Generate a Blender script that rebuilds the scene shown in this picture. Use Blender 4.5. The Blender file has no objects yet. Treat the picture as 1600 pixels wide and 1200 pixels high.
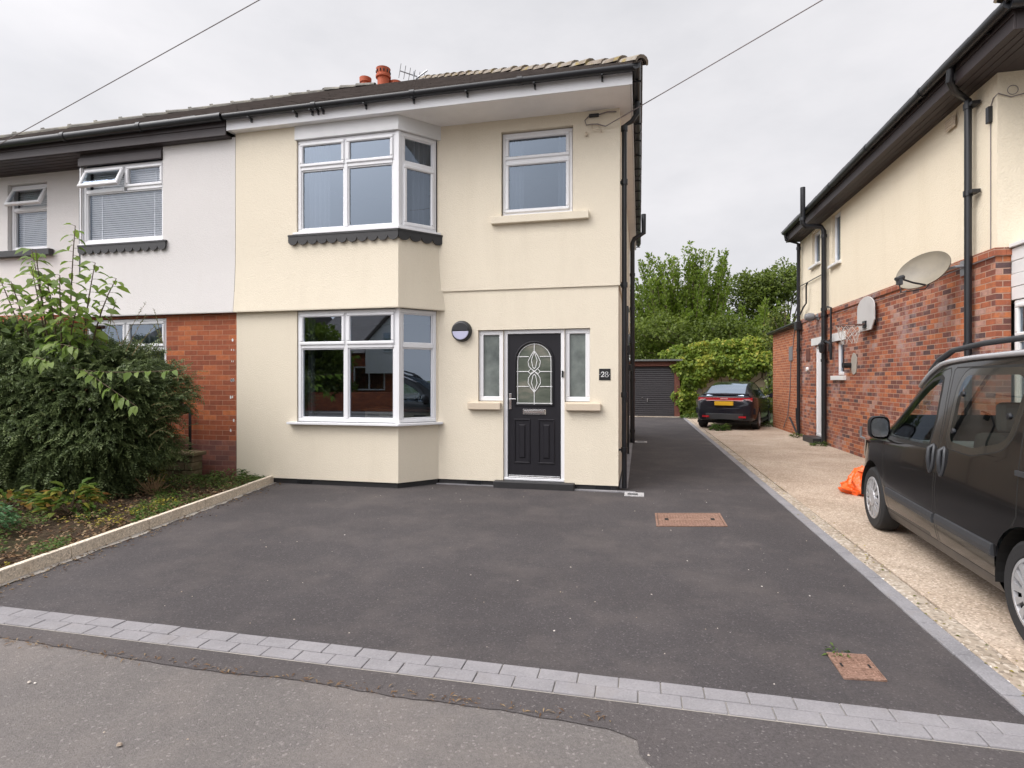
import bpy, bmesh, math, random
import numpy as np
from mathutils import Vector, Matrix
PI=math.pi; rad=math.radians
random.seed(7); RNG=np.random.default_rng(11)
S=bpy.context.scene; COL=S.collection
# ---------------------------------------------------------------- camera, sky, sun, exposure
cd=bpy.data.cameras.new('camera'); cam=bpy.data.objects.new('camera',cd); COL.objects.link(cam)
cd.sensor_width=36; cd.lens=19.6875; cd.shift_y=-6/1600; cd.clip_end=3000; cd.clip_start=.05
cam.location=(0,0,1.5); cam.rotation_euler=(rad(90),0,math.atan(199/875)); S.camera=cam
SUN_EL=rad(50); SUN_AZ=Vector((-.76,-.65,0)).normalized()     # towards the sun: behind the camera, a little left
sund=Vector((SUN_AZ.x*math.cos(SUN_EL),SUN_AZ.y*math.cos(SUN_EL),math.sin(SUN_EL)))
w=bpy.data.worlds.new('World'); S.world=w; w.use_nodes=True
nt=w.node_tree; nt.nodes.clear()
def wn(t,**k):
    n=nt.nodes.new(t)
    for a,b in k.items(): setattr(n,a,b)
    return n
def wmath(op,a,b=None,c=None):
    n=wn('ShaderNodeMath',operation=op)
    for i,v in enumerate((a,b,c)):
        if v is None: continue
        if isinstance(v,(int,float)): n.inputs[i].default_value=v
        else: nt.links.new(v,n.inputs[i])
    return n.outputs[0]
sky=wn('ShaderNodeTexSky',sky_type='NISHITA',sun_disc=False,sun_elevation=SUN_EL,sun_rotation=math.atan2(sund.x,sund.y),air_density=1,dust_density=2)
tc=wn('ShaderNodeTexCoord')
mp=wn('ShaderNodeMapping'); mp.inputs['Scale'].default_value=(1,1,2.2); nt.links.new(tc.outputs['Generated'],mp.inputs[0])
n1=wn('ShaderNodeTexNoise'); n1.inputs['Scale'].default_value=2.6; n1.inputs['Detail'].default_value=6; n1.inputs['Roughness'].default_value=.55
nt.links.new(mp.outputs[0],n1.inputs['Vector'])
# overcast: a bright cloud deck, brighter round the hidden sun
dt=wn('ShaderNodeVectorMath',operation='DOT_PRODUCT'); nt.links.new(tc.outputs['Generated'],dt.inputs[0]); dt.inputs[1].default_value=sund
glow=wmath('MULTIPLY',wmath('POWER',wmath('MULTIPLY_ADD',dt.outputs['Value'],.5,.5),13.0),56.0)
cl=wmath('MULTIPLY_ADD',n1.outputs['Fac'],4.4,6.1)
lum=wmath('ADD',cl,glow)
tint=wn('ShaderNodeMix',data_type='RGBA'); nt.links.new(n1.outputs['Fac'],tint.inputs[0])
tint.inputs[6].default_value=(.93,.945,1.0,1); tint.inputs[7].default_value=(1.0,.97,.985,1)
sc=wn('ShaderNodeVectorMath',operation='SCALE'); nt.links.new(tint.outputs[2],sc.inputs[0]); nt.links.new(lum,sc.inputs['Scale'])
mx=wn('ShaderNodeMix',data_type='RGBA'); mx.inputs[0].default_value=.965
nt.links.new(sky.outputs[0],mx.inputs[6]); nt.links.new(sc.outputs[0],mx.inputs[7])
bg=wn('ShaderNodeBackground'); bg.inputs[1].default_value=.1; nt.links.new(mx.outputs[2],bg.inputs[0])
wo=wn('ShaderNodeOutputWorld'); nt.links.new(bg.outputs[0],wo.inputs[0])
sl=bpy.data.lights.new('sun','SUN'); sl.energy=1.5; sl.angle=rad(30); sl.color=(1,.93,.86)
so=bpy.data.objects.new('sun',sl); COL.objects.link(so); so.rotation_euler=(-sund).to_track_quat('-Z','Y').to_euler()
S.view_settings.view_transform='Standard'; S.view_settings.look='None'; S.view_settings.exposure=.05; S.view_settings.gamma=1
S.render.engine='CYCLES'; S.cycles.max_bounces=8; S.cycles.transparent_max_bounces=24
S.cycles.use_denoising=True; S.cycles.use_adaptive_sampling=True

# ---------------------------------------------------------------- materials
class NB:
    def __init__(s,name):
        s.m=bpy.data.materials.new(name); s.m.use_nodes=True; s.t=s.m.node_tree; s.t.nodes.clear()
        s.o=s.n('ShaderNodeOutputMaterial'); s._tc=None
    def n(s,t,**k):
        x=s.t.nodes.new(t)
        for a,b in k.items(): setattr(x,a,b)
        return x
    def l(s,a,b): s.t.links.new(a,b)
    def set(s,sock,v):
        if isinstance(v,bpy.types.NodeSocket): s.l(v,sock)
        else:
            if isinstance(v,tuple) and len(v)==3 and sock.type=='RGBA': v=v+(1,)
            sock.default_value=v
    def co(s,kind='Object'):
        if s._tc is None: s._tc=s.n('ShaderNodeTexCoord')
        return s._tc.outputs[kind]
    def pos(s): return s.n('ShaderNodeNewGeometry').outputs['Position']
    def noise(s,scale,detail=3,rough=.5,vec=None,out='Fac',stretch=None):
        x=s.n('ShaderNodeTexNoise'); x.inputs['Scale'].default_value=scale; x.inputs['Detail'].default_value=detail; x.inputs['Roughness'].default_value=rough
        v=vec or s.pos()
        if stretch:
            mm=s.n('ShaderNodeMapping'); mm.inputs['Scale'].default_value=stretch; s.l(v,mm.inputs[0]); v=mm.outputs[0]
        s.l(v,x.inputs['Vector']); return x.outputs[out]
    def voro(s,scale,out='Distance',feature='F1',vec=None):
        x=s.n('ShaderNodeTexVoronoi',feature=feature); x.inputs['Scale'].default_value=scale; s.l(vec or s.pos(),x.inputs['Vector']); return x.outputs[out]
    def ramp(s,fac,stops,interp='LINEAR'):
        x=s.n('ShaderNodeValToRGB'); x.color_ramp.interpolation=interp; e=x.color_ramp.elements
        while len(e)<len(stops): e.new(.5)
        for i,(p,c) in enumerate(stops):
            e[i].position=p; e[i].color=(c,c,c,1) if isinstance(c,(int,float)) else tuple(c)+(1,)
        s.l(fac,x.inputs[0]); return x.outputs[0]
    def mix(s,f,a,b,mode='MIX'):
        x=s.n('ShaderNodeMix',data_type='RGBA',blend_type=mode); s.set(x.inputs[0],f); s.set(x.inputs[6],a); s.set(x.inputs[7],b); return x.outputs[2]
    def math(s,op,a,b=0,c=0):
        x=s.n('ShaderNodeMath',operation=op)
        for i,v in enumerate((a,b,c)): s.set(x.inputs[i],v)
        return x.outputs[0]
    def sep(s,v): 
        x=s.n('ShaderNodeSeparateXYZ'); s.l(v,x.inputs[0]); return x.outputs
    def bump(s,h,strength=.3,dist=.01):
        x=s.n('ShaderNodeBump'); x.inputs['Strength'].default_value=strength; x.inputs['Distance'].default_value=dist; s.l(h,x.inputs['Height']); return x.outputs[0]
    def bsdf(s,col,rough=.6,normal=None,metal=0,spec=.5,**k):
        x=s.n('ShaderNodeBsdfPrincipled'); s.set(x.inputs['Base Color'],col); s.set(x.inputs['Roughness'],rough); s.set(x.inputs['Metallic'],metal); x.inputs['Specular IOR Level'].default_value=spec
        if normal is not None: s.l(normal,x.inputs['Normal'])
        for a,b in k.items(): s.set(x.inputs[a.replace('_',' ')],b)
        return x.outputs[0]
    def out(s,sh): s.l(sh,s.o.inputs[0]); return s.m
M={}
def simple(name,col,rough=.5,var=.12,nscale=9,bump=0,bscale=60,metal=0,spec=.5,dirt=0,coat=0):
    b=NB(name); n=b.noise(nscale,4)
    c=b.mix(n,tuple(x*(1-var) for x in col),tuple(min(1,x*(1+var)) for x in col))
    if dirt:
        d=b.ramp(b.noise(2.3,6,.65),[(.5,0),(.75,dirt)]); c=b.mix(d,c,tuple(x*.45+.02 for x in col))
    nn=b.bump(b.noise(bscale,3),bump,.01) if bump else None
    r=b.math('MULTIPLY_ADD',n,.15,rough-.07)
    M[name]=b.out(b.bsdf(c,r,nn,metal,spec,Coat_Weight=coat)); return M[name]
simple('upvc',(.74,.74,.755),.32,.03,3,dirt=.05)
simple('upvc_dirty',(.66,.66,.66),.4,.06,5,dirt=.2)
simple('black_plastic',(.013,.014,.017),.36,.25,6)
simple('black_paint',(.022,.021,.022),.5,.3,8,bump=.15,dirt=.1)
simple('dark_plastic',(.035,.037,.041),.5,.15,20,bump=.1,bscale=400)
simple('brown_fascia',(.035,.025,.026),.55,.3,7,dirt=.4)
simple('soffit',(.84,.825,.82),.6,.05,6,dirt=.12)
simple('rubber',(.016,.016,.017),.8,.25,30,bump=.2)
simple('rubber_trim',(.01,.01,.01),.55,.2,20)
simple('hubcap',(.42,.42,.43),.42,.12,12,metal=.4,dirt=.5)
simple('chrome',(.72,.72,.72),.22,.05,9,metal=1)
simple('steel',(.30,.31,.33),.45,.15,12,metal=.7,dirt=.3)
simple('dark_hole',(.006,.006,.006),.9,.1)
simple('terracotta',(.40,.085,.035),.75,.2,9,bump=.2,dirt=.2)
simple('lead_grey',(.17,.17,.18),.6,.2,9)
simple('stone_sill',(.57,.48,.37),.8,.06,12,bump=.25,bscale=90,dirt=.12)
simple('white_paint',(.70,.70,.69),.5,.05,8,dirt=.15)
simple('curtain',(.14,.15,.18),.9,.06,15)
simple('blind',(.86,.86,.88),.6,.04,15)
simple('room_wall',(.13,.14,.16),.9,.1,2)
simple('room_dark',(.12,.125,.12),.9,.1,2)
simple('kitchen',(.42,.36,.27),.6,.05,4)
simple('worktop',(.16,.06,.03),.5,.1,9)
simple('lamp_black',(.018,.019,.022),.42,.1,9)
simple('lamp_lens',(.47,.47,.62),.35,.04,7)
simple('plaque',(.012,.012,.013),.35,.1,5)
simple('white_letter',(.75,.75,.75),.5,.02)
simple('wood_bark',(.10,.075,.05),.9,.35,14,bump=.6,bscale=25)
simple('twig',(.085,.06,.035),.85,.3,20)
simple('twig_tan',(.26,.17,.09),.85,.3,20)
simple('dish',(.235,.205,.155),.5,.15,4,dirt=.6)
simple('garage_black',(.026,.022,.025),.5,.25,5,dirt=.2)
simple('rust_wood',(.13,.045,.03),.75,.3,9,bump=.3,bscale=40)
simple('felt_roof',(.13,.135,.13),.9,.25,12,bump=.4)
simple('cream_panel',(.50,.42,.31),.7,.1,3,dirt=.3)
simple('conc_post',(.40,.37,.34),.85,.15,9,bump=.3,dirt=.3)
simple('seat_cloth',(.09,.10,.105),.85,.1,30)
simple('black_gloss',(.016,.017,.016),.12,.1,10,coat=.3)
simple('dash_grey',(.15,.18,.19),.6,.1,10)
simple('tail_red',(.42,.012,.02),.22,.12,14,coat=.6)
simple('tail_clear',(.62,.40,.42),.2,.1,14,coat=.6)
simple('plate_yellow',(.72,.42,.02),.45,.05,9)
simple('bag_orange',(.80,.115,.015),.38,.12,12,bump=.2,bscale=30)
simple('net',(.55,.53,.5),.9,.1)
simple('hoop_red',(.10,.05,.04),.5,.2)
simple('board_grey',(.52,.51,.50),.55,.06,5,dirt=.25)
simple('cable',(.20,.17,.17),.6,.1)
simple('mortar',(.36,.33,.29),.95,.15,9,bump=.4,bscale=60,dirt=.5)
simple('slate_tile',(.125,.105,.095),.85,.5,5,bump=.5,bscale=30,dirt=.3)
def paint(name,col,rough=.14,dust=(.20,.19,.18),dustamt=.22):
    b=NB(name); p=b.pos()
    d=b.ramp(b.noise(2.0,5,.6),[(.35,.15),(.75,1)]); z=b.sep(p)[2]
    low=b.ramp(z,[(.15,1),(.55,.4),(1.0,.08)])
    f=b.math('MULTIPLY',b.math('MULTIPLY',d,low),dustamt)
    c=b.mix(f,col,dust); r=b.math('MULTIPLY_ADD',f,1.2,rough)
    sh=b.bsdf(c,r,None,.0,.3,Coat_Weight=.22,Coat_Roughness=.03); back=b.bsdf((.05,.053,.055),.7); ge=b.n('ShaderNodeNewGeometry'); ms=b.n('ShaderNodeMixShader'); b.l(ge.outputs['Backfacing'],ms.inputs[0]); b.l(sh,ms.inputs[1]); b.l(back,ms.inputs[2])
    M[name]=b.out(ms.outputs[0]); return M[name]
paint('paint_grey',(.009,.0085,.0085),.10,dustamt=.07); paint('paint_black',(.010,.011,.018),.2,dustamt=.05)
# render (stucco) walls
def stucco(name,col,stain,scale=70,strength=.55,foot=0):
    b=NB(name); p=b.pos()
    n=b.noise(1.1,6,.6); fine=b.noise(scale,4,.6)
    c=b.mix(b.math('MULTIPLY',n,.55),col,tuple(x*.9 for x in col))
    st=b.ramp(b.noise(.8,7,.7,stretch=(3.0,3.0,.5)),[(.5,0),(.8,.55)])
    c=b.mix(b.math('MULTIPLY',st,.5),c,stain)
    sp=b.ramp(b.noise(9,5,.7),[(.70,0),(.78,.25)]); c=b.mix(sp,c,tuple(x*.55 for x in stain))
    c=b.mix(b.ramp(fine,[(.35,.10),(.6,0)]),c,tuple(x*.6 for x in col))
    if foot:
        z=b.sep(p)[2]; h=b.math('MULTIPLY_ADD',b.noise(2.5,4),-.28,z)
        c=b.mix(b.ramp(h,[(-.10,.6),(.0,.10),(.15,0)]),c,(.55,.37,.20))
    nn=b.bump(b.math('ADD',fine,b.math('MULTIPLY',b.noise(9,3),.4)),strength,.012)
    M[name]=b.out(b.bsdf(c,.9,nn,0,.25)); return M[name]
stucco('render_cream',(.755,.680,.548),(.56,.49,.38),foot=0)
stucco('render_white',(.675,.648,.63),(.57,.53,.50))
stucco('render_old',(.83,.74,.58),(.66,.56,.40),45,.85)
# bricks from UVs in metres
def brick(name,stops,mortar,w=.225,h=.075,ms=.011,eff=None,bumpd=.012):
    b=NB(name); x=b.n('ShaderNodeTexBrick'); x.offset=.5; x.squash=1
    b.l(b.co('UV'),x.inputs['Vector']); I=x.inputs
    I['Color1'].default_value=(0,0,0,1); I['Color2'].default_value=(1,1,1,1); I['Mortar'].default_value=(.5,.5,.5,1)
    I['Scale'].default_value=1; I['Mortar Size'].default_value=ms/2; I['Mortar Smooth'].default_value=.3; I['Brick Width'].default_value=w; I['Row Height'].default_value=h; I['Bias'].default_value=0
    c=b.ramp(x.outputs['Color'],stops)
    c=b.mix(b.ramp(b.noise(14,5,.65),[(.3,.45),(.7,0)]),c,tuple(q*.45 for q in stops[0][1]))
    if eff:
        e=b.ramp(b.math('MULTIPLY',b.noise(3.2,6,.7),b.math('ADD',b.noise(.7,2),.4)),[(.47,0),(.62,.62)]); c=b.mix(e,c,eff)
    mc=b.mix(b.noise(5,4),tuple(q*.75 for q in mortar),mortar)
    c=b.mix(x.outputs['Fac'],c,mc)
    hgt=b.math('ADD',b.math('MULTIPLY',x.outputs['Fac'],-1.0),b.math('MULTIPLY',b.noise(60,3),.35))
    M[name]=b.out(b.bsdf(c,.85,b.bump(hgt,.6,bumpd),0,.3)); return M[name]
brick('brick_orange',[(0,(.26,.075,.040)),(.45,(.35,.098,.045)),(.8,(.43,.125,.052)),(1,(.54,.165,.06))],(.43,.25,.16),ms=.007)
brick('brick_multi',[(0,(.11,.07,.07)),(.15,(.20,.080,.062)),(.42,(.33,.100,.055)),(.68,(.43,.135,.066)),(.88,(.56,.19,.075)),(1,(.48,.30,.25))],(.46,.30,.22),ms=.013,eff=(.36,.29,.29))
brick('brick_ext',[(0,(.32,.10,.052)),(.5,(.42,.135,.062)),(1,(.52,.185,.08))],(.52,.36,.24),ms=.013)
brick('brick_plum',[(0,(.17,.075,.065)),(.5,(.24,.095,.075)),(1,(.31,.12,.08))],(.30,.18,.14),ms=.008)
# stone blocks
def blockstone(name):
    b=NB(name); n=b.noise(6,6,.65); c=b.ramp(n,[(.3,(.10,.075,.045)),(.55,(.19,.15,.09)),(.75,(.26,.21,.13))])
    g=b.ramp(b.noise(4,5,.7),[(.5,0),(.7,.7)]); c=b.mix(g,c,(.085,.10,.035))
    M[name]=b.out(b.bsdf(c,.95,b.bump(b.noise(25,5,.7),.8,.02),0,.2))
blockstone('moss_stone')
def tarmac(name,dark,light,dustc,dust=.35,grain=170,speck=.7,strength=.7):
    b=NB(name); p=b.pos()
    g=b.noise(grain,4,.7); v=b.voro(grain*.75,'Color')
    c=b.ramp(g,[(.3,dark),(.7,light)])
    c=b.mix(.5,c,b.mix(b.sep(v)[0],dark,light))
    sp=b.ramp(b.sep(v)[1],[(.955,0),(.975,speck*.7)]); c=b.mix(sp,c,tuple(min(1,q*3.0) for q in light))
    big=b.noise(.55,6,.6); c=b.mix(b.ramp(big,[(.35,.30),(.65,0)]),c,tuple(q*.6 for q in dark))
    d=b.ramp(b.noise(1.3,8,.68),[(.46,0),(.74,dust)]); c=b.mix(d,c,dustc)
    d2=b.ramp(b.noise(2.2,7,.75,stretch=(1.3,.8,1)),[(.62,0),(.70,dust*.8)]); c=b.mix(d2,c,dustc)
    vv=b.voro(.42,'Distance'); vw=b.math('ADD',vv,b.math('MULTIPLY',b.noise(5,6,.7),.30)); c=b.mix(b.math('MULTIPLY',b.ramp(vw,[(.18,.55),(.30,0)]),b.noise(30,4,.7)),c,tuple(q*1.5 for q in dustc))
    h=b.math('ADD',g,b.math('MULTIPLY',b.noise(8,3),.25))
    M[name]=b.out(b.bsdf(c,.86,b.bump(h,strength,.008),0,.28)); return M[name]
tarmac('tarmac_new',(.044,.039,.040),(.093,.084,.085),(.165,.140,.128),.34,speck=.4)
tarmac('tarmac_path',(.060,.053,.053),(.122,.109,.108),(.165,.140,.128),.25,speck=.4)
tarmac('tarmac_old',(.118,.106,.100),(.205,.187,.178),(.25,.215,.192),.45,140,.3,.8)
def concrete(name,cols,grain=60,scale=.9,strength=.5,blot=(.25,.2,.14),vn=1):
    b=NB(name); n=b.noise(scale,8,.65); g=b.noise(grain,4,.7)
    c=b.ramp(n,[(.3,cols[0]),(.5,cols[1]),(.72,cols[2])])
    v=b.voro(grain*1.1,'Color'); c=b.mix(b.ramp(b.sep(v)[0],[(0,.55*vn),(.5,.0)]),c,tuple(q*.45 for q in cols[0]))
    c=b.mix(b.ramp(b.sep(v)[1],[(.75,0),(.9,.5*vn)]),c,tuple(min(1,q*1.35) for q in cols[2]))
    c=b.mix(b.ramp(b.noise(2.5,6,.7),[(.55,0),(.75,.6)]),c,blot)
    M[name]=b.out(b.bsdf(c,.92,b.bump(g,strength,.008),0,.25)); return M[name]
concrete('exposed_agg',[(.33,.252,.187),(.43,.342,.262),(.54,.45,.365)],70,.8,.7)
concrete('haunch',[(.27,.215,.16),(.37,.31,.245),(.48,.425,.36)],45,1.6,.8,(.22,.16,.09))
concrete('paver',[(.205,.196,.203),(.235,.225,.232),(.268,.256,.262)],120,3.4,.2,(.215,.195,.185),vn=.3)
concrete('edging',[(.185,.18,.187),(.235,.228,.237),(.285,.275,.283)],110,2.4,.35,(.24,.20,.17),vn=.4)
concrete('kerb_stone',[(.56,.47,.36),(.66,.57,.46),(.74,.66,.55)],90,2.5,.3,(.38,.27,.15))
concrete('iron_cover',[(.20,.115,.08),(.255,.155,.115),(.30,.19,.145)],90,3,.6,(.17,.085,.05))
concrete('gully',[(.34,.33,.33),(.42,.41,.41),(.5,.48,.47)],90,3,.3)
def soil():
    b=NB('soil'); n=b.noise(18,6,.7); c=b.ramp(n,[(.3,(.030,.020,.013)),(.5,(.066,.043,.027)),(.72,(.12,.085,.055))])
    c=b.mix(b.ramp(b.noise(3,5,.7),[(.5,0),(.65,.6)]),c,(.05,.062,.020))
    M['soil']=b.out(b.bsdf(c,.95,b.bump(b.noise(30,6,.75),1,.03),0,.2))
soil()
def ground():
    b=NB('grass_far'); n=b.noise(2,6,.7); c=b.ramp(n,[(.3,(.03,.05,.015)),(.7,(.07,.095,.03))]); M['grass_far']=b.out(b.bsdf(c,.95))
ground()
# glass: partly mirrors the street, partly lets the room show
def glass(name,refl=.16,tint=(.80,.86,.88),rough=0.0,k=.75):
    b=NB(name); lw=b.n('ShaderNodeLayerWeight'); lw.inputs[0].default_value=.3
    f=b.math('MULTIPLY_ADD',lw.outputs['Fresnel'],k,refl)
    g=b.n('ShaderNodeBsdfGlossy'); g.inputs['Roughness'].default_value=rough; g.inputs['Color'].default_value=(.72,.84,1,1)
    t=b.n('ShaderNodeBsdfTransparent'); t.inputs['Color'].default_value=tint+(1,)
    m=b.n('ShaderNodeMixShader'); b.l(b.math('MINIMUM',f,1.0),m.inputs[0]); b.l(t.outputs[0],m.inputs[1]); b.l(g.outputs[0],m.inputs[2])
    M[name]=b.out(m.outputs[0]); return M[name]
glass('glass',.17); glass('glass_bright',.27); glass('glass_clear',.05,(.96,.97,.98),k=.3); glass('glass_car',.02,(.84,.88,.84),k=.25); glass('glass_privacy',.13,(.60,.61,.55),k=.35)
def obscure():
    b=NB('glass_obscure'); v=b.noise(220,2,.5,stretch=(1,1,.35)); n=b.bump(v,.5,.004)
    c=b.ramp(b.noise(5,4),[(.3,(.085,.10,.095)),(.7,(.20,.225,.21))])
    M['glass_obscure']=b.out(b.bsdf(c,.12,n,0,.7)); 
    b=NB('glass_door'); v=b.noise(120,2,.5); n=b.bump(v,.25,.004)
    c=b.ramp(b.noise(3.0,5,.6,stretch=(.6,1,1.6)),[(.3,(.045,.06,.045)),(.55,(.11,.125,.10)),(.75,(.24,.22,.18))])
    M['glass_door']=b.out(b.bsdf(c,.08,n,0,.8))
obscure()
def leafmat(name,stops,trans=.35,rough=.5):
    b=NB(name); a=b.n('ShaderNodeAttribute',attribute_name='rnd')
    c=b.ramp(a.outputs['Fac'],stops)
    p=b.bsdf(c,rough,None,0,.35); t=b.n('ShaderNodeBsdfTranslucent'); b.l(b.mix(.5,c,(.20,.24,.03),'ADD') if False else c,t.inputs['Color'])
    m=b.n('ShaderNodeMixShader'); m.inputs[0].default_value=trans; b.l(p,m.inputs[1]); b.l(t.outputs[0],m.inputs[2])
    M[name]=b.out(m.outputs[0]); return M[name]
leafmat('leaf_hedge',[(0,(.045,.066,.028)),(.45,(.115,.158,.062)),(.8,(.19,.24,.10)),(1,(.30,.35,.16))],.32)
leafmat('leaf_cherry',[(0,(.08,.14,.022)),(.5,(.14,.22,.034)),(1,(.22,.30,.065))],.5)
leafmat('leaf_poplar',[(0,(.07,.12,.012)),(.5,(.135,.205,.020)),(.85,(.20,.28,.036)),(1,(.33,.38,.14))],.5)
leafmat('leaf_dark',[(0,(.055,.088,.012)),(.5,(.115,.160,.020)),(1,(.185,.24,.040))],.45)
leafmat('leaf_ivy',[(0,(.10,.165,.018)),(.5,(.19,.27,.034)),(.8,(.31,.36,.05)),(1,(.52,.47,.09))],.5)
leafmat('leaf_conifer',[(0,(.05,.085,.012)),(.6,(.12,.15,.02)),(1,(.28,.26,.03))],.3)
leafmat('leaf_hosta',[(0,(.055,.11,.02)),(.5,(.12,.17,.03)),(.7,(.27,.25,.04)),(1,(.20,.09,.03))],.4)
leafmat('leaf_sedum',[(0,(.05,.12,.045)),(.6,(.09,.19,.08)),(1,(.14,.26,.12))],.3)
leafmat('leaf_weed',[(0,(.045,.09,.018)),(.6,(.085,.15,.03)),(1,(.16,.2,.05))],.35)
leafmat('leaf_yellow',[(0,(.10,.13,.02)),(.5,(.28,.25,.03)),(1,(.42,.34,.05))],.35)
leafmat('leaf_litter',[(0,(.07,.035,.018)),(.5,(.15,.085,.04)),(1,(.26,.19,.11))],.1,.9)
leafmat('chip',[(0,(.26,.20,.15)),(.5,(.42,.36,.30)),(1,(.66,.62,.57))],.0,.85)

# ---------------------------------------------------------------- geometry helpers
class MB:
    def __init__(s): s.v=[]; s.f=[]; s.m=[]; s.ch=[]
    def add(s,vs,fs,mi=0):
        b=len(s.v); s.ch.append((b,b+len(vs),len(s.f),len(s.f)+len(fs))); s.v+= [tuple(x) for x in vs]; s.f+=[tuple(i+b for i in f) for f in fs]; s.m+=[mi]*len(fs); return s
    def box(s,x0,x1,y0,y1,z0,z1,mi=0,fr=None):
        c=[(x0,y0,z0),(x1,y0,z0),(x1,y1,z0),(x0,y1,z0),(x0,y0,z1),(x1,y0,z1),(x1,y1,z1),(x0,y1,z1)]
        if fr: c=[fr(*q) for q in c]
        return s.add(c,[(0,3,2,1),(4,5,6,7),(0,1,5,4),(1,2,6,5),(2,3,7,6),(3,0,4,7)],mi)
    def quad(s,a,b,c,d,mi=0): return s.add([a,b,c,d],[(0,1,2,3)],mi)
    def poly(s,pts,mi=0): return s.add(pts,[tuple(range(len(pts)))],mi)
    def prism(s,pts,ext,mi=0):
        e=Vector(ext); n=len(pts); a=[Vector(p) for p in pts]; b=[p+e for p in a]
        return s.add(a+b,[tuple(reversed(range(n))),tuple(range(n,2*n))]+[(i,(i+1)%n,n+(i+1)%n,n+i) for i in range(n)],mi)
    def tube(s,pts,r,n=8,mi=0,cap=True,closed=False):
        P=[Vector(p) for p in pts]; k=len(P); R=r if isinstance(r,(list,tuple)) else [r]*k; vs=[]; up=None
        for i in range(k):
            if closed: t=(P[(i+1)%k]-P[i-1])
            else: t=P[min(i+1,k-1)]-P[max(i-1,0)]
            t.normalize()
            if up is None: up=t.orthogonal().normalized()
            else:
                up=(up-t*up.dot(t)); up=up.normalized() if up.length>1e-6 else t.orthogonal().normalized()
            q=t.cross(up)
            for j in range(n):
                a=2*PI*j/n; vs.append(P[i]+(up*math.cos(a)+q*math.sin(a))*R[i])
        fs=[]
        for i in range(k if closed else k-1):
            i2=(i+1)%k
            for j in range(n): fs.append((i*n+j,i*n+(j+1)%n,i2*n+(j+1)%n,i2*n+j))
        if cap and not closed: fs+=[tuple(reversed(range(n))),tuple(range((k-1)*n,k*n))]
        return s.add(vs,fs,mi)
    def lathe(s,prof,o=(0,0,0),axis='z',n=32,mi=0,fr=None):
        vs=[];k=len(prof)
        for r,h in prof:
            for j in range(n):
                a=2*PI*j/n; c,d=r*math.cos(a),r*math.sin(a)
                p={'z':(c,d,h),'x':(h,c,d),'y':(c,h,d)}[axis]; p=(p[0]+o[0],p[1]+o[1],p[2]+o[2]); vs.append(fr(*p) if fr else p)
        fs=[(i*n+j,i*n+(j+1)%n,(i+1)*n+(j+1)%n,(i+1)*n+j) for i in range(k-1) for j in range(n)]
        return s.add(vs,fs,mi)
    def disc(s,c,r,ax='y',n=24,mi=0):
        pts=[]
        for j in range(n):
            a=2*PI*j/n; u,v=r*math.cos(a),r*math.sin(a); pts.append({'y':(c[0]+u,c[1],c[2]+v),'x':(c[0],c[1]+u,c[2]+v),'z':(c[0]+u,c[1]+v,c[2])}[ax])
        return s.poly(pts,mi)
    def split(s,name,mats,parent=None,how=None,gap=.03,**k):
        """the chunks that stand apart become objects of their own"""
        B=[(np.min(s.v[a:b],0),np.max(s.v[a:b],0)) for a,b,_,_ in s.ch]; grp=list(range(len(B)))
        for i in range(len(B)):
            for j in range(i):
                g=np.maximum(0,np.maximum(B[i][0]-B[j][1],B[j][0]-B[i][1]))
                if np.linalg.norm(g)<(gap or .48*max((B[i][1]-B[i][0]).max(),(B[j][1]-B[j][0]).max())):
                    a,b=grp[i],grp[j]; grp=[b if q==a else q for q in grp]
        out=[]
        for g in sorted(set(grp)):
            m=MB()
            for i,(a,b,c,d) in enumerate(s.ch):
                if grp[i]==g:
                    o=len(m.v); m.v+=s.v[a:b]; m.f+=[tuple(q-a+o for q in f) for f in s.f[c:d]]; m.m+=s.m[c:d]
            out.append(how(m,name,mats,parent,**k) if how else m.build(name,mats,parent,**k))
        return out
    def build(s,name,mats,parent=None,smooth=False,bevel=0,recalc=True,sub=0,auto=None):
        me=bpy.data.meshes.new(name); off=worldloc(parent)
        me.from_pydata([(x-off.x,y-off.y,z-off.z) for x,y,z in s.v],[],s.f)
        if not isinstance(mats,(list,tuple)): mats=[mats]
        for m in mats: me.materials.append(M[m] if isinstance(m,str) else m)
        if len(mats)>1: me.polygons.foreach_set('material_index',s.m)
        if recalc:
            bm=bmesh.new(); bm.from_mesh(me); bmesh.ops.recalc_face_normals(bm,faces=bm.faces); bm.to_mesh(me); bm.free()
        boxuv(me,off)
        if smooth: 
            me.polygons.foreach_set('use_smooth',[True]*len(me.polygons))
            if auto is not None: me.set_sharp_from_angle(angle=rad(auto))
        o=bpy.data.objects.new(name,me); COL.objects.link(o)
        if parent: o.parent=parent
        if bevel:
            b=o.modifiers.new('bevel','BEVEL'); b.width=bevel; b.segments=2; b.limit_method='ANGLE'; b.angle_limit=rad(40)
        if sub:
            q=o.modifiers.new('sub','SUBSURF'); q.levels=sub; q.render_levels=sub
        return o
def worldloc(p):
    o=Vector((0,0,0))
    while p is not None: o=o+Vector(p.location); p=p.parent
    return o
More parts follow.
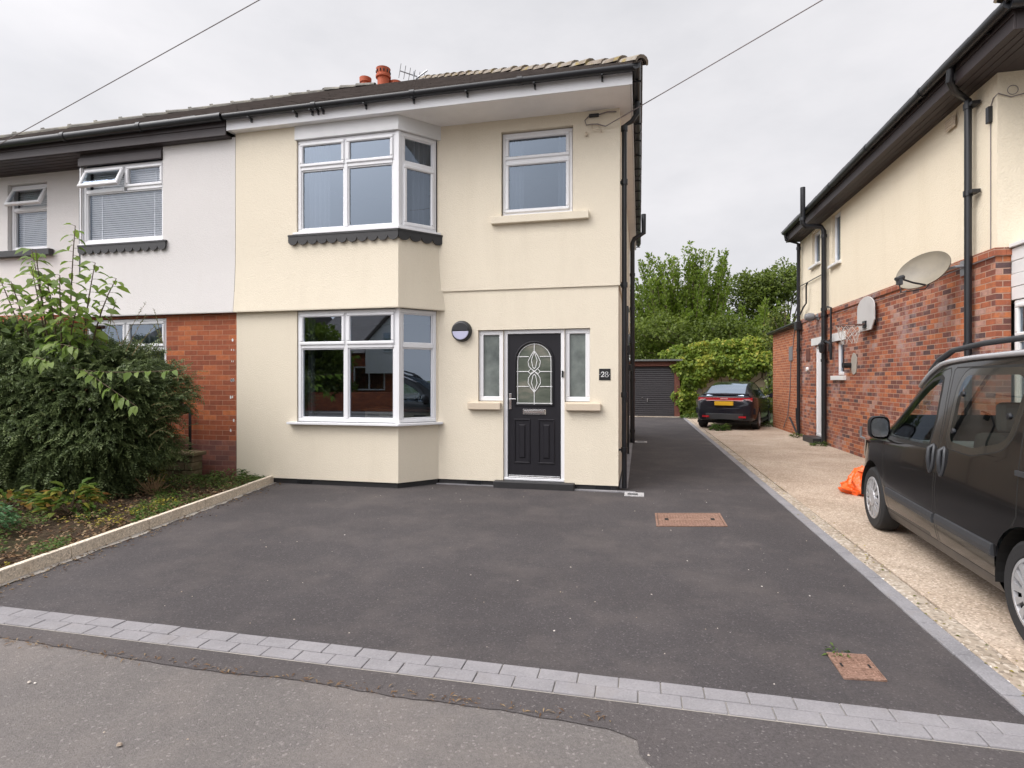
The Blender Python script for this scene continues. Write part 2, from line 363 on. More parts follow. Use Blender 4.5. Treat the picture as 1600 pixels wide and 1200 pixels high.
def boxuv(me,off):
    if not me.polygons: return
    uv=me.uv_layers.new(name='uv'); nl=len(me.loops)
    co=np.empty(len(me.vertices)*3,np.float32); me.vertices.foreach_get('co',co); co=co.reshape(-1,3)+np.array(off,np.float32)
    li=np.empty(nl,np.int32); me.loops.foreach_get('vertex_index',li)
    nr=np.empty(len(me.polygons)*3,np.float32); me.polygons.foreach_get('normal',nr); nr=nr.reshape(-1,3)
    tot=np.empty(len(me.polygons),np.int32); me.polygons.foreach_get('loop_total',tot); N=np.repeat(nr,tot,axis=0); p=co[li]
    hor=np.abs(N[:,2])>.8; hl=np.maximum(np.hypot(N[:,0],N[:,1]),1e-6)
    u=np.where(hor,p[:,0],(-N[:,1]*p[:,0]+N[:,0]*p[:,1])/hl); v=np.where(hor,p[:,1],p[:,2])
    uv.data.foreach_set('uv',np.stack([u,v],1).astype(np.float32).ravel())
def setp(o,label=None,cat=None,group=None,kind=None):
    for k,v in (('label',label),('category',cat),('group',group),('kind',kind)):
        if v: o[k]=v
    return o
def thing(name,label,cat,loc=(0,0,0),rz=0,group=None):
    o=bpy.data.objects.new(name,None); o.empty_display_size=.2; COL.objects.link(o); o.location=loc; o.rotation_euler=(0,0,rz); return setp(o,label,cat,group)
def struct(mb,name,mat,**k): return setp(mb.build(name,mat,**k),kind='structure')
class Fr:   # a wall's own frame: u along the wall (to the viewer's right), z up, w outwards
    def __init__(s,o,du,dn): s.o=Vector(o); s.u=Vector(du).normalized(); s.n=Vector(dn).normalized()
    def __call__(s,u,w,z): return s.o+s.u*u+s.n*w+Vector((0,0,z))
def wall(mb,fr,u0,u1,z0,z1,holes=(),w=0,rev=.1,mi=0,slope=None,rmi=None):
    us=sorted({u0,u1,*[h[0] for h in holes],*[h[1] for h in holes]}); zs=sorted({z0,z1,*[h[2] for h in holes],*[h[3] for h in holes]})
    us=[u for u in us if u0<=u<=u1]; zs=[z for z in zs if z0<=z<=z1]
    for a,b in zip(us,us[1:]):
        for c,d in zip(zs,zs[1:]):
            mu,mz=(a+b)/2,(c+d)/2
            if any(h[0]<mu<h[1] and h[2]<mz<h[3] for h in holes): continue
            mb.quad(fr(a,w,c),fr(b,w,c),fr(b,w,d),fr(a,w,d),mi)
    r=mi if rmi is None else rmi
    for a,b,c,d in holes:
        for (p,q) in (((a,c),(b,c)),((b,c),(b,d)),((b,d),(a,d)),((a,d),(a,c))):
            mz=((p[0]+q[0])/2,(p[1]+q[1])/2)
            if any(h!=(a,b,c,d) and h[0]-1e-4<=mz[0]<=h[1]+1e-4 and h[2]-1e-4<=mz[1]<=h[3]+1e-4 for h in holes): continue
            mb.quad(fr(p[0],w,p[1]),fr(q[0],w,q[1]),fr(q[0],w-rev,q[1]),fr(p[0],w-rev,p[1]),r)
def ringbar(mb,fr,u0,u1,z0,z1,t,w0,w1,mi=0,ch=.008):
    """rectangular frame of bar width t between depths w0 (back) and w1 (front), front edges chamfered"""
    for a,b,c,d in ((u0,u1,z0,z0+t),(u0,u1,z1-t,z1),(u0,u0+t,z0+t,z1-t),(u1-t,u1,z0+t,z1-t)):
        cb(mb,fr,a,b,c,d,w0,w1,ch,mi)
def cb(mb,fr,a,b,c,d,w0,w1,ch,mi=0):
    ch=min(ch,(b-a)*.3,(d-c)*.3)
    vs=[fr(a,w0,c),fr(b,w0,c),fr(b,w0,d),fr(a,w0,d),fr(a,w1-ch,c),fr(b,w1-ch,c),fr(b,w1-ch,d),fr(a,w1-ch,d),fr(a+ch,w1,c+ch),fr(b-ch,w1,c+ch),fr(b-ch,w1,d-ch),fr(a+ch,w1,d-ch)]
    mb.add(vs,[(3,2,1,0),(0,1,5,4),(1,2,6,5),(2,3,7,6),(3,0,4,7),(4,5,9,8),(5,6,10,9),(6,7,11,10),(7,4,8,11),(8,9,10,11)],mi)
# leaves in bulk: pos (N,3), axis (N,3), normal (N,3), length, width (N)
def leaf_arrays(pos,ax,nm,L,W,fold=.25,droop=.15,six=False):
    ax=ax/np.maximum(np.linalg.norm(ax,axis=1,keepdims=True),1e-6)
    sd=np.cross(nm,ax); sd/=np.maximum(np.linalg.norm(sd,axis=1,keepdims=True),1e-6); up=np.cross(ax,sd)
    L=L[:,None]; W=W[:,None]; N=len(pos)
    if not six:
        v=np.stack([pos,pos+ax*L*.45+sd*W*.5+up*W*fold,pos+ax*L-up*L*droop,pos+ax*L*.45-sd*W*.5+up*W*fold],1)
        idx=np.array([0,1,2,3]); k=4
        f=(np.arange(N)[:,None]*4+idx[None]); return v.reshape(-1,3),f.reshape(-1,4)
    v=np.stack([pos,pos+ax*L*.28+sd*W*.42+up*W*fold,pos+ax*L*.66+sd*W*.40+up*(W*fold-L*droop*.4),pos+ax*L-up*L*droop,
                pos+ax*L*.66-sd*W*.40+up*(W*fold-L*droop*.4),pos+ax*L*.28-sd*W*.42+up*W*fold,pos+ax*L*.5-up*L*droop*.15],1)
    q=np.array([[0,1,6,5],[1,2,6,6],[6,2,3,4],[5,6,4,4]])
    quads=np.array([[0,1,6,5],[6,2,3,4]]); tris=np.array([[1,2,6],[5,6,4]])
    b=np.arange(N)*7
    return v.reshape(-1,3),[(b[:,None,None]+quads[None]).reshape(-1,4),(b[:,None,None]+tris[None]).reshape(-1,3)]
def leaf_obj(name,mat,pos,ax,nm,L,W,rnd,parent=None,fold=.25,droop=.15,six=False,smooth=False):
    v,f=leaf_arrays(pos,ax,nm,L,W,fold,droop,six); off=np.array(worldloc(parent)); v=v-off
    me=bpy.data.meshes.new(name); k=7 if six else 4
    fl=f if isinstance(f,list) else [f]
    me.vertices.add(len(v)); me.vertices.foreach_set('co',v.astype(np.float32).ravel())
    loops=np.concatenate([x.ravel() for x in fl]); tot=np.concatenate([np.full(len(x),x.shape[1]) for x in fl]); st=np.concatenate([[0],np.cumsum(tot)[:-1]])
    me.loops.add(len(loops)); me.loops.foreach_set('vertex_index',loops.astype(np.int32))
    me.polygons.add(len(tot)); me.polygons.foreach_set('loop_start',st.astype(np.int32))
    try: me.polygons.foreach_set('loop_total',tot.astype(np.int32))
    except Exception: pass
    me.update(calc_edges=True); me.validate()
    at=me.attributes.new('rnd','FLOAT','POINT'); at.data.foreach_set('value',np.repeat(rnd,k).astype(np.float32))
    me.materials.append(M[mat]); o=bpy.data.objects.new(name,me); COL.objects.link(o)
    if parent: o.parent=parent
    return o
def unit(n): 
    v=RNG.normal(size=(n,3)); return v/np.linalg.norm(v,axis=1,keepdims=True)
# ================================================================ GROUND
def ragged(pts,step=.05,amp=.006):
    out=[]
    for a,b in zip(pts,pts[1:]):
        a,b=Vector(a),Vector(b); n=max(1,int((b-a).length/step)); nn=Vector((-(b-a).y,(b-a).x)).normalized()
        for i in range(n): out.append(a.lerp(b,i/n)+nn*random.uniform(-amp,amp))
    out.append(Vector(pts[-1])); return out
def sheet(name,pts,z,mat):
    m=MB(); m.poly([(p[0],p[1],z) for p in pts]); return struct(m,name,mat)
sheet('ground',[(-900,-900),(900,-900),(900,900),(-900,900)],-.06,'grass_far')
sheet('driveway',[(-4.45,2.80),(1.70,2.80),(1.72,12),(1.72,23.9),(-3,23.9),(-3,9),(-5.9,9),(-5.9,7.2),(-5.2,7.2)],0,'tarmac_new')
sheet('pavement',[(-40,-.9),(30,-.9),(30,2.74),(-40,2.74)],-.006,'tarmac_old')
ap=[(-9,2.665),(-9,2.545)]+[(p.x,p.y) for p in ragged([(-9,2.545),(-3.64,2.528),(-2.9,2.5),(-2.2,2.474),(-1.62,2.50),(-1.15,2.47),(-.62,2.475),(-.27,2.45),(-.13,2.44),(-.005,2.395),(0.0,2.305),(.05,2.235),(.10,2.10),(.14,1.6),(.18,.6)])]+[(.2,-.9),(30,-.9),(30,2.665)]
sheet('pavement_patch',ap,-.001,'tarmac_path')
sheet('road',[(-60,-8.2),(60,-8.2),(60,-1.05),(-60,-1.05)],-.05,'tarmac_old')
m=MB(); m.box(-60,60,-1.05,-.9,-.1,.01); m.box(-60,60,-8.35,-8.2,-.1,.05); struct(m,'road_kerb','conc_post')
sheet('far_pavement',[(-60,-10.2),(60,-10.2),(60,-8.35),(-60,-8.35)],.0,'tarmac_old')
# concrete drive next door, slab by slab with cracks
m=MB(); ys=[2.86,5.7,8.9,12.4,15.6,19.2,23.0,27]
for a,b in zip(ys,ys[1:]):
    m.box(1.93,4.42,a+.006,b-.006,-.08,.004+random.uniform(-.003,.003))
m.box(4.42,11,2.86,7.4,-.08,.002); struct(m,'concrete_drive','exposed_agg',bevel=.006)
m=MB(); y=2.88
while y<23.2:
    L=random.uniform(.5,1.5); e=min(y+L,23.4); x0=1.785; m.box(x0,1.915+random.uniform(-.012,.012),y+.005,e-.004,-.06,random.uniform(.0,.012)); y=e
struct(m,'concrete_haunch','haunch',bevel=.012)
m=MB(); y=2.90
while y<23.3:
    L=.203; t=random.uniform(-.002,.003); m.box(1.672+t,1.778+t,y+.0015,y+L-.0015,-.05,.012+random.uniform(-.002,.002)); y+=L
struct(m,'drive_edging','edging',bevel=.004)
m=MB()
for row,(y0,y1) in enumerate(((2.66,2.757),(2.762,2.86))):
    x=-9+row*.1
    while x<6:
        L=.2+random.uniform(-.002,.002); dz=random.uniform(-.0018,.0018); m.box(x+.002,x+L-.002,y0+random.uniform(-.001,.001),y1+random.uniform(-.001,.001),-.05,.010+dz); x+=L
struct(m,'block_paving_strip','paver',bevel=.005)
m=MB(); m.poly([(-9,2.655,.001),(6,2.655,.001),(6,2.865,.001),(-9,2.865,.001)]); struct(m,'paving_joints','mortar')
# garden bed soil, lumpy
m=MB(); nx,ny=70,64
def bedx(y): return -4.53-(y-2.9)*.160
for j in range(ny+1):
    y=2.87+j*(7.16-2.87)/ny
    for i in range(nx+1):
        t=i/nx; x=bedx(y)-.03-t*(8.5); z=.045+.025*math.sin(x*3+y*2)+random.uniform(-.012,.014)+.10*t*t
        m.v.append((x,y,z))
for j in range(ny):
    for i in range(nx): q=j*(nx+1)+i; m.f.append((q,q+1,q+nx+2,q+nx+1)); m.m.append(0)
struct(m,'garden_soil','soil',smooth=True)
# cream edging stones along the bed, one after another
k=thing('garden_edging','row of cream concrete edging stones between the flower bed and black driveway','edging')
m=MB(); y=2.87; i=0
while y<7.42:
    L=.915; e=min(y+L,7.44); a,b=bedx(y+.003),bedx(e-.003); h0=.105+random.uniform(-.004,.004)
    m.add([(a-.05,y+.003,-.05),(a,y+.003,-.05),(b,e-.003,-.05),(b-.05,e-.003,-.05),(a-.05,y+.003,h0),(a,y+.003,h0-.003),(b,e-.003,h0-.003+random.uniform(-.003,.003)),(b-.05,e-.003,h0)],[(0,3,2,1),(4,5,6,7),(0,1,5,4),(1,2,6,5),(2,3,7,6),(3,0,4,7)]); y=e
m.build('edging_stones','kerb_stone',k,bevel=.006)
m=MB(); pts=[(bedx(y)+.002,y) for y in np.arange(2.87,7.44,.3)]; out=[(bedx(y)+.075+random.uniform(-.03,.025),y) for y in np.arange(2.87,7.44,.12)]
m.poly([(a,b,.004) for a,b in pts]+[(a,b,.004) for a,b in reversed(out)]); m.build('mortar_bed','mortar',k)

# ================================================================ WINDOWS
def window(fr,u0,u1,z0,z1,parent,cols=(),trans=None,casement=True,t=.055,w=0,mat='upvc',open_first=False,label=None,tall=(),glassm='glass',topcols=None):
    f=MB(); ringbar(f,fr,u0,u1,z0,z1,t,w-.07,w)
    hb=.03
    if topcols:
        us=[u0+t]+list(topcols)+[u1-t]
        for c in topcols: cb(f,fr,c-hb,c+hb,trans+hb,z1-t,w-.07,w+.001,.006)
    else: us=[u0+t]+[c for c in cols]+[u1-t]
    for c in cols: cb(f,fr,c-hb,c+hb,z0+t,z1-t,w-.07,w+.001,.006)
    if trans:
        for i in range(len(us)-1):
            a=us[i]+(hb if i else 0); b=us[i+1]-(hb if i<len(us)-2 else 0); cb(f,fr,a,b,trans-hb,trans+hb,w-.07,w+.002,.006)
    cells=[]
    for i in range(len(us)-1):
        a=us[i]+(hb if i else 0); b=us[i+1]-(hb if i<len(us)-2 else 0)
        rows=[(z0+t,(trans-hb) if trans else z1-t,False)]+([(trans+hb,z1-t,True)] if trans else [])
        for c,d,top in rows: cells.append((a,b,c,d,top,i))
    if topcols: cells=[c for c in cells if c[4]]+[(u0+t,u1-t,z0+t,trans-hb,False,0)]
    p=MB(); opened=None
    for a,b,c,d,top,i in cells:
        if (top and casement) or (not top and i in tall):
            if open_first and i==0 and top:
                ang=rad(24); piv=fr(0,w+.004,d+.012); ax=fr.u; Rm=Matrix.Rotation(ang,4,-ax if True else ax)
                def of(u,ww,z,fr=fr,piv=piv,Rm=Rm):
                    q=fr(u,ww,z)-piv; return piv+Rm@q
                if (of((a+b)/2,0,c)-fr((a+b)/2,0,c)).dot(fr.n)<0:
                    Rm=Matrix.Rotation(-ang,4,-ax)
                    def of(u,ww,z,fr=fr,piv=piv,Rm=Rm): return piv+Rm@(fr(u,ww,z)-piv)
                g=MB(); ringbar(g,of,a-.015,b+.015,c-.015,d+.012,.052,w-.03,w+.022,ch=.012); opened=(g,of,a,b,c,d); continue
            ringbar(f,fr,a-.014,b+.014,c-.014,d+.014,.050,w-.03,w+.020,ch=.012)
            p.quad(fr(a+.03,w-.012,c+.03),fr(b-.03,w-.012,c+.03),fr(b-.03,w-.012,d-.03),fr(a+.03,w-.012,d-.03))
        else:
            ringbar(f,fr,a,b,c,d,.018,w-.05,w-.012,ch=.010)
            p.quad(fr(a+.012,w-.035,c+.012),fr(b-.012,w-.035,c+.012),fr(b-.012,w-.035,d-.012),fr(a+.012,w-.035,d-.012))
    o=f.build('window',mat,parent)
    if label: o['label']=label
    p.build('pane',glassm,o,recalc=False)
    if opened:
        g,of,a,b,c,d=opened; q=g.build('open_fanlight',mat,o); pp=MB(); pp.quad(of(a+.03,w,c+.03),of(b-.03,w,c+.03),of(b-.03,w,d-.03),of(a+.03,w,d-.03)); pp.build('fanlight_pane','glass',o,recalc=False)
    return o
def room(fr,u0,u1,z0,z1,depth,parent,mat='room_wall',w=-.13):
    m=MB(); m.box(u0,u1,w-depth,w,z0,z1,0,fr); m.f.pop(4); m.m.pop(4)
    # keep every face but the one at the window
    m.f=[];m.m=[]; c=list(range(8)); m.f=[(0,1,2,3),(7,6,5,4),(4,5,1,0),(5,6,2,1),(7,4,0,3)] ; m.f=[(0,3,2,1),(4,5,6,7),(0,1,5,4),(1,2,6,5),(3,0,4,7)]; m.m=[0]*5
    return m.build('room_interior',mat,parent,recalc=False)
def curtain(fr,u0,u1,z0,z1,w,parent,mat='curtain',folds=6):
    m=MB(); n=folds*8; row=[]
    for k in range(2):
        for i in range(n+1):
            u=u0+(u1-u0)*i/n; d=.03*math.sin(i/8*2*PI)+.008*math.sin(i*1.7); m.v.append(tuple(fr(u,w+d,z0 if k==0 else z1)))
    for i in range(n): m.f.append((i,i+1,n+2+i,n+1+i)); m.m.append(0)
    return m.build('curtain',mat,parent,smooth=True,recalc=False)
def blinds(fr,u0,u1,z0,z1,w,parent):
    m=MB(); z=z0
    while z<z1:
        m.add([fr(u0,w-.008,z),fr(u1,w-.008,z),fr(u1,w+.008,z+.021),fr(u0,w+.008,z+.021)],[(0,1,2,3)]); z+=.034
    for u in (u0+.15*(u1-u0),u0+.85*(u1-u0)): m.box(u-.004,u+.004,w+.01,w+.012,z0,z1,0,fr)
    return m.build('venetian_blind','blind',parent,recalc=False)
def scallops(fr,u0,u1,ztop,parent,mat='black_paint',r=.079,name='scalloped_trim',ends=True,w0=.045):
    m=MB(); n=max(1,round((u1-u0)/(2*r))); st=(u1-u0)/n; zc=ztop-.072
    pts=[(u0,ztop),]
    for i in range(n):
        c=u0+st*(i+.5)
        for k in range(9):
            a=PI+PI*k/8; pts.append((c+st/2*.97*math.cos(a),zc+.064*math.sin(a)))
    pts.append((u1,ztop))
    # fan built as columns so that the wavy edge stays clean
    for (a,za),(b,zb) in zip(pts[1:],pts[2:-1]):
        if b-a<1e-6: continue
        m.add([fr(a,w0,za),fr(b,w0,zb),fr(b,w0,ztop),fr(a,w0,ztop),fr(a,w0+.016,za),fr(b,w0+.016,zb),fr(b,w0+.016,ztop),fr(a,w0+.016,ztop)],[(4,5,6,7),(0,3,2,1),(0,1,5,4)])
    m.box(u0,u1,-.03,w0+.022,ztop-.012,ztop+.012,0,fr)
    return m.build(name,mat,parent,recalc=False)
# ================================================================ ROOFS
def slope(mb,e0,e1,r0,r1,gauge=.17,tile=.24,lift=.016,jit=.006):
    """tiled slope: eave e0->e1, top r0->r1 (points); each tile a thin plate, rows overlapping"""
    e0,e1,r0,r1=map(Vector,(e0,e1,r0,r1)); up=((r0-e0)); run=(e1-e0).normalized(); upv=(up-run*up.dot(run)); T=upv.length; upv.normalize(); nrm=run.cross(upv)
    if nrm.z<0: nrm=-nrm
    n=int(T/gauge); g=T/n
    for i in range(n):
        t0,t1=i/n,min(1,(i+1)/n+.25/n); a0,b0=e0.lerp(r0,t0),e1.lerp(r1,t0)
        L=(b0-a0).length; k=max(1,int(L/tile)+1); off=(i%2)*.5
        for j in range(-1,k+1):
            u0,u1=(j+off)*tile,(j+1+off)*tile-.004
            A=a0+run*max(0,u0); lim=(e0.lerp(r0,t1)-a0).dot(run); lim2=(e1.lerp(r1,t1)-a0).dot(run)
            if u1<=0 or u0>=L: continue
            ua,ub=max(0,u0),min(L,u1); va,vb=max(lim,ua),min(lim2,ub)
            if vb<=va: va=vb=(va+vb)/2
            d=random.uniform(0,jit); h=lift+d
            up2=upv*((t1-t0)*T)
            p=[a0+run*ua+nrm*h,a0+run*ub+nrm*(h+random.uniform(0,jit*.6)),a0+run*vb+up2+nrm*.002,a0+run*va+up2+nrm*.002,a0+run*ua+nrm*0,a0+run*ub+nrm*0]
            mb.add(p,[(0,1,2,3),(4,5,1,0)])
def hip_tiles(mb,a,b,L=.33,r=.10,jit=.01,step=.03,sag=0):
    a,b=Vector(a),Vector(b); d=(b-a); n=max(1,round(d.length/L)); L=d.length/n; d.normalize(); sd=d.cross(Vector((0,0,1))).normalized(); up=sd.cross(d)
    for i in range(n):
        p=a+d*(i*L); q=a+d*((i+1)*L+.05); j=random.uniform(-jit,jit); vs=[]
        for (c,rr,h) in ((p,r+.018,step+j),(q,r,.0)):
            for k in range(7):
                t=PI*k/6; vs.append(c+sd*(math.cos(t)*rr)+up*(math.sin(t)*rr*.8+h-.02))
        for (c,rr,h) in ((p,r-.005,step+j),): 
            for k in range(7):
                t=PI*k/6; vs.append(c+sd*(math.cos(t)*rr)+up*(math.sin(t)*rr*.8+h-.04))
        mb.add(vs,[(k,k+1,k+8,k+7) for k in range(6)]+[(14+k,15+k,k+1,k) for k in range(6)])
PX=-5.83                                    # the party line between the two houses
def mir(p): return (2*PX-p[0],p[1],p[2])
EV,RY=6.93,11.6; EZ,RZ=5.335,8.13
def half_roof(house,mirror,matt,hipmat):
    f=(lambda p:mir(p)) if mirror else (lambda p:p)
    A,B,Cc,D=(PX,EV,EZ),(.03,EV,EZ),(-4.64,RY,RZ),(PX,RY,RZ); E=(.03,16.27,EZ); F=(PX,16.27,EZ)
    m=MB(); slope(m,f(A),f(B),f(D),f(Cc)); slope(m,f(B),f(E),f(Cc),f(Cc)); slope(m,f(E),f(F),f(Cc),f(D))
    def dn(p): return (p[0],p[1],p[2]-.02)
    for q in ((A,B,Cc,D),(B,E,Cc),(E,F,D,Cc)): m.poly([dn(f(x)) for x in q])
    r=m.build('roof',matt,house,recalc=False)
    h=MB(); hip_tiles(h,f(B),f(Cc),jit=.010,step=.020 if not mirror else .006,L=.34 if not mirror else .42,r=.088 if not mirror else .085)
    if mirror:
        b0,c0=Vector(f(B)),Vector(f(Cc)); dd=(c0-b0).normalized(); n_=int((c0-b0).length/.42)
        for i in range(1,n_): p=b0+dd*(i*.42); h.tube([p+Vector((0,0,.055)),p+Vector((0,0,.055))+dd*.06],.036,8); hip_tiles(h,f(E),f(Cc)); hip_tiles(h,f(Cc),f(D),step=.012,L=.4,r=.09)
    h.build('hip_tiles',hipmat,r,recalc=False); return r
b=NB('hip_clay'); n=b.noise(3,6,.7); c=b.ramp(n,[(.3,(.12,.095,.075)),(.5,(.20,.165,.13)),(.68,(.30,.275,.235))]); x=b.sep(b.pos())[0]
c=b.mix(b.ramp(b.math('MULTIPLY_ADD',b.noise(1.6,4),1.2,x),[(0,0),(.02,0)]),c,c)
c=b.mix(b.ramp(b.noise(7,5,.7),[(.52,0),(.64,.85)]),c,(.25,.19,.055)); c=b.mix(b.ramp(b.noise(11,5,.7),[(.55,0),(.66,.7)]),c,(.34,.32,.28)); M['hip_clay']=b.out(b.bsdf(c,.9,b.bump(b.noise(30,4),.6,.01)))
b=NB('hip_grey'); c=b.ramp(b.noise(4,6,.7),[(.3,(.10,.095,.085)),(.5,(.19,.18,.16)),(.7,(.30,.28,.22))]); M['hip_grey']=b.out(b.bsdf(c,.9,b.bump(b.noise(30,4),.6,.01)))
def gutter(house,pts,r=.05,name='gutter',joints=(),mat='black_plastic'):
    m=MB(); P=[Vector(p) for p in pts]; up=Vector((0,0,1))
    m.tube(P,r,12,cap=True)
    for a,b in zip(P,P[1:]):
        L=(b-a).length; d=(b-a).normalized(); n=int(L/1.9)
        for i in range(1,n+1):
            c=a+d*(L*i/(n+1)); m.tube([c-d*.035,c+d*.035],r+.009,12)
    return m.build(name,mat,house,smooth=True,auto=40)
def downpipe(house,pts,r=.034,collars=(),name='downpipe',mat='black_plastic',label=None):
    m=MB(); P=[Vector(p) for p in pts]; m.tube(P,r,12)
    for c in collars:
        c=Vector(c); m.tube([c-Vector((0,0,.035)),c+Vector((0,0,.035))],r+.012,12)
    o=m.build(name,mat,house,smooth=True,auto=40)
    if label: o['label']=label
    return o
# ================================================================ OUR HOUSE
H=thing('semi_detached_house','cream rendered semi-detached house with black front door and two-storey bay window','house',(-3,11,0))
BAYX=-3.25; MX=-2.83; CX=-.275
frB=Fr((0,7.2,0),(1,0,0),(0,-1,0)); frM=Fr((0,7.66,0),(1,0,0),(0,-1,0))
dA=Vector((MX-BAYX,.46,0)); LA=dA.length; nA=Vector((dA.y,-dA.x,0)).normalized(); frA=Fr((BAYX,7.2,0),dA,nA); frS=Fr((CX,7.66,0),(0,1,0),(1,0,0))
ZS=.075
m=MB()
# lower bay
wall(m,frB,PX,BAYX,ZS,2.52,[(-4.825,BAYX,.90,2.52)],0,.12)
wall(m,frA,0,LA,ZS,2.52,[(0,LA-.03,.90,2.52)],0,.12)
# upper bay: bell-cast drip over the ground floor window
def flare(fr,u0,u1,zs,ws,mb,ua=0,ub=0):
    for (za,wa),(zb,wb) in zip(zip(zs,ws),zip(zs[1:],ws[1:])):
        mb.quad(fr(u0+ua*wa,wa,za),fr(u1+ub*wa,wa,za),fr(u1+ub*wb,wb,zb),fr(u0+ua*wb,wb,zb))
t2=math.tan(math.acos(max(-1,min(1,Vector((0,-1,0)).dot(nA))))/2)
zs=[2.50,2.50]+[2.515+.06*i for i in range(17)]+[3.57]; ws=[0,.074]+[.022+.054*(1-i/16)**2 for i in range(17)]+[.022]
flare(frB,PX,BAYX,zs,ws,m,0,t2); flare(frA,0,LA+.0,zs,ws,m,-t2,1.0)
wall(m,frB,PX,-4.815,3.57,5.16,(),.022); m.quad(frB(-4.815,.022,3.57),frB(-4.815,-.1,3.57),frB(-4.815,-.1,5.16),frB(-4.815,.022,5.16))
m.quad(frB(-4.815,.022,3.57),frB(BAYX,.022,3.57),frB(BAYX,-.12,3.57),frB(-4.815,-.12,3.57))
wall(m,frA,LA-.03,LA+.02,3.57,5.16,(),.01)
# main front: door and side lights below, window above
holes=[(-2.237,-1.871,1.2,2.21),(-1.871,-1.003,.075,2.21),(-1.003,-.653,1.2,2.21)]
wall(m,frM,MX,CX,ZS,2.78,holes,0,.085)
m.quad(frM(MX,0,2.78),frM(CX+.02,0,2.78),frM(CX+.02,.02,2.775),frM(MX,.02,2.775))
wall(m,frM,MX,CX+.02,2.775,5.16,[(-1.895,-.885,3.80,4.985)],.02,.085)
# side and back
wall(m,frS,0,8.3,ZS,2.78,(),0); wall(m,frS,-.02,8.3,2.775,5.16,(),.02); m.quad(frS(-.02,0,2.78),frS(8.3,0,2.78),frS(8.3,.02,2.775),frS(-.02,.02,2.775))
m.quad((CX,15.96,0),(PX,15.96,0),(PX,15.96,5.16),(CX,15.96,5.16)); m.quad((PX,7.2,0),(PX,15.96,0),(PX,15.96,5.16),(PX,7.2,5.16))
m.build('wall','render_cream',H,recalc=False)
# door-side walls under the side lights step slightly; black plinth
m=MB(); m.box(PX,BAYX-.01,7.225,7.4,-.05,ZS+.005); m.prism([frA(0,-.025,-.05),frA(LA,-.025,-.05),frA(LA,-.2,-.05),frA(0,-.2,-.05)],(0,0,ZS+.055)); m.box(MX,CX-.02,7.682,7.9,-.05,ZS+.005); m.box(CX-.3,CX-.022,7.7,15.9,-.05,ZS+.005)
m.build('plinth','black_paint',H)
for u in (-2.30,-.48):
    a=MB(); a.box(u-.11,u+.11,7.668,7.70,.012,.07)
    for i in range(9):
        for j in range(3): a.box(u-.095+i*.0215,u-.082+i*.0215,7.664,7.67,.018+j*.017,.028+j*.017,1)
    a.build('air_brick',['black_plastic','dark_hole'],H)
a=MB(); u=-4.72; a.box(u-.11,u+.11,7.205,7.24,.012,.07)
for i in range(9):
    for j in range(3): a.box(u-.095+i*.0215,u-.082+i*.0215,7.201,7.207,.018+j*.017,.028+j*.017,1)
a.build('air_brick',['black_plastic','dark_hole'],H)
a=MB(); a.box(MX-.03,-1.98,7.645,7.682,0,.012); a.build('paving_trim','edging',H)
a=MB(); a.box(-.96,-.05,7.60,7.665,-.02,.016); a.build('paving_trim','edging',H,bevel=.003)
m=MB(); 
for k in range(28): m.box(CX+.005,CX+.12,7.9+k*.204,7.9+k*.204+.2,-.03,.014)
m.build('paving_trim','edging',H,bevel=.004)
# door step
m=MB(); m.box(-1.99,-.86,7.56,7.70,-.03,.095); m.build('door_step','black_paint',H,bevel=.012)
# windows
W1=window(frB,-4.815,BAYX-.02,.90,2.495,H,glassm='glass_bright',cols=(-4.05,),trans=1.985,w=-.012)
W2=window(frA,.02,LA-.03,.90,2.495,H,glassm='glass_bright',trans=1.985,casement=False,w=-.012)
W3=window(frB,-4.81,BAYX-.03,3.615,4.95,H,cols=(-4.05,),trans=4.545,w=.0)
W4=window(frA,.035,LA-.035,3.615,4.95,H,trans=4.52,casement=False,w=.0,tall=(0,))
W5=window(frM,-1.885,-.895,3.81,4.975,H,trans=4.58,w=-.035,tall=(0,))
m=MB()
for z0,z1,ww in ((.90,2.495,-.012),(3.615,4.95,.0)):   # corner posts of the bay
    m.prism([frB(BAYX-.032,ww-.07,z0),frB(BAYX-.032,ww+.012,z0),frB(BAYX+.012,ww+.012,z0),frA(.034,ww+.012,z0),frA(.034,ww-.07,z0)],(0,0,z1-z0))
m.split('bay_corner_post','upvc',H)
def baystrip(name,mat,z0,z1,w0,w1,u0,ua1,label=None,bev=.004):
    m=MB(); 
    m.add([frB(u0,w0,z0),frB(BAYX+t2*w0,w0,z0),frA(ua1,w0,z0),frA(ua1,w1,z0),frB(BAYX+t2*w1,w1,z0),frB(u0,w1,z0)]+[frB(u0,w0,z1),frB(BAYX+t2*w0,w0,z1),frA(ua1,w0,z1),frA(ua1,w1,z1),frB(BAYX+t2*w1,w1,z1),frB(u0,w1,z1)],
      [(0,1,4,5),(1,2,3,4),(11,10,7,6),(10,9,8,7),(5,4,10,11),(4,3,9,10),(0,6,7,1),(1,7,8,2),(0,5,11,6),(3,2,8,9)])
    return m.build(name,mat,H,bevel=bev)
baystrip('window_sill','upvc',.868,.90,-.06,.085,-4.94,LA+.03)
baystrip('window_sill','upvc',3.585,3.614,-.06,.07,-4.85,LA+.0)
baystrip('bay_fascia','upvc_dirty',4.952,5.155,-.05,.045,-4.835,LA+.02)
scallops(frB,-4.93,BAYX+t2*.06,3.572,H); scallops(frA,-t2*.06,LA+.05,3.572,H,name='scalloped_trim')
m=MB(); m.box(-2.03,-.665,7.57,7.66,3.685,3.79); m.build('window_sill','render_cream',H,bevel=.008)
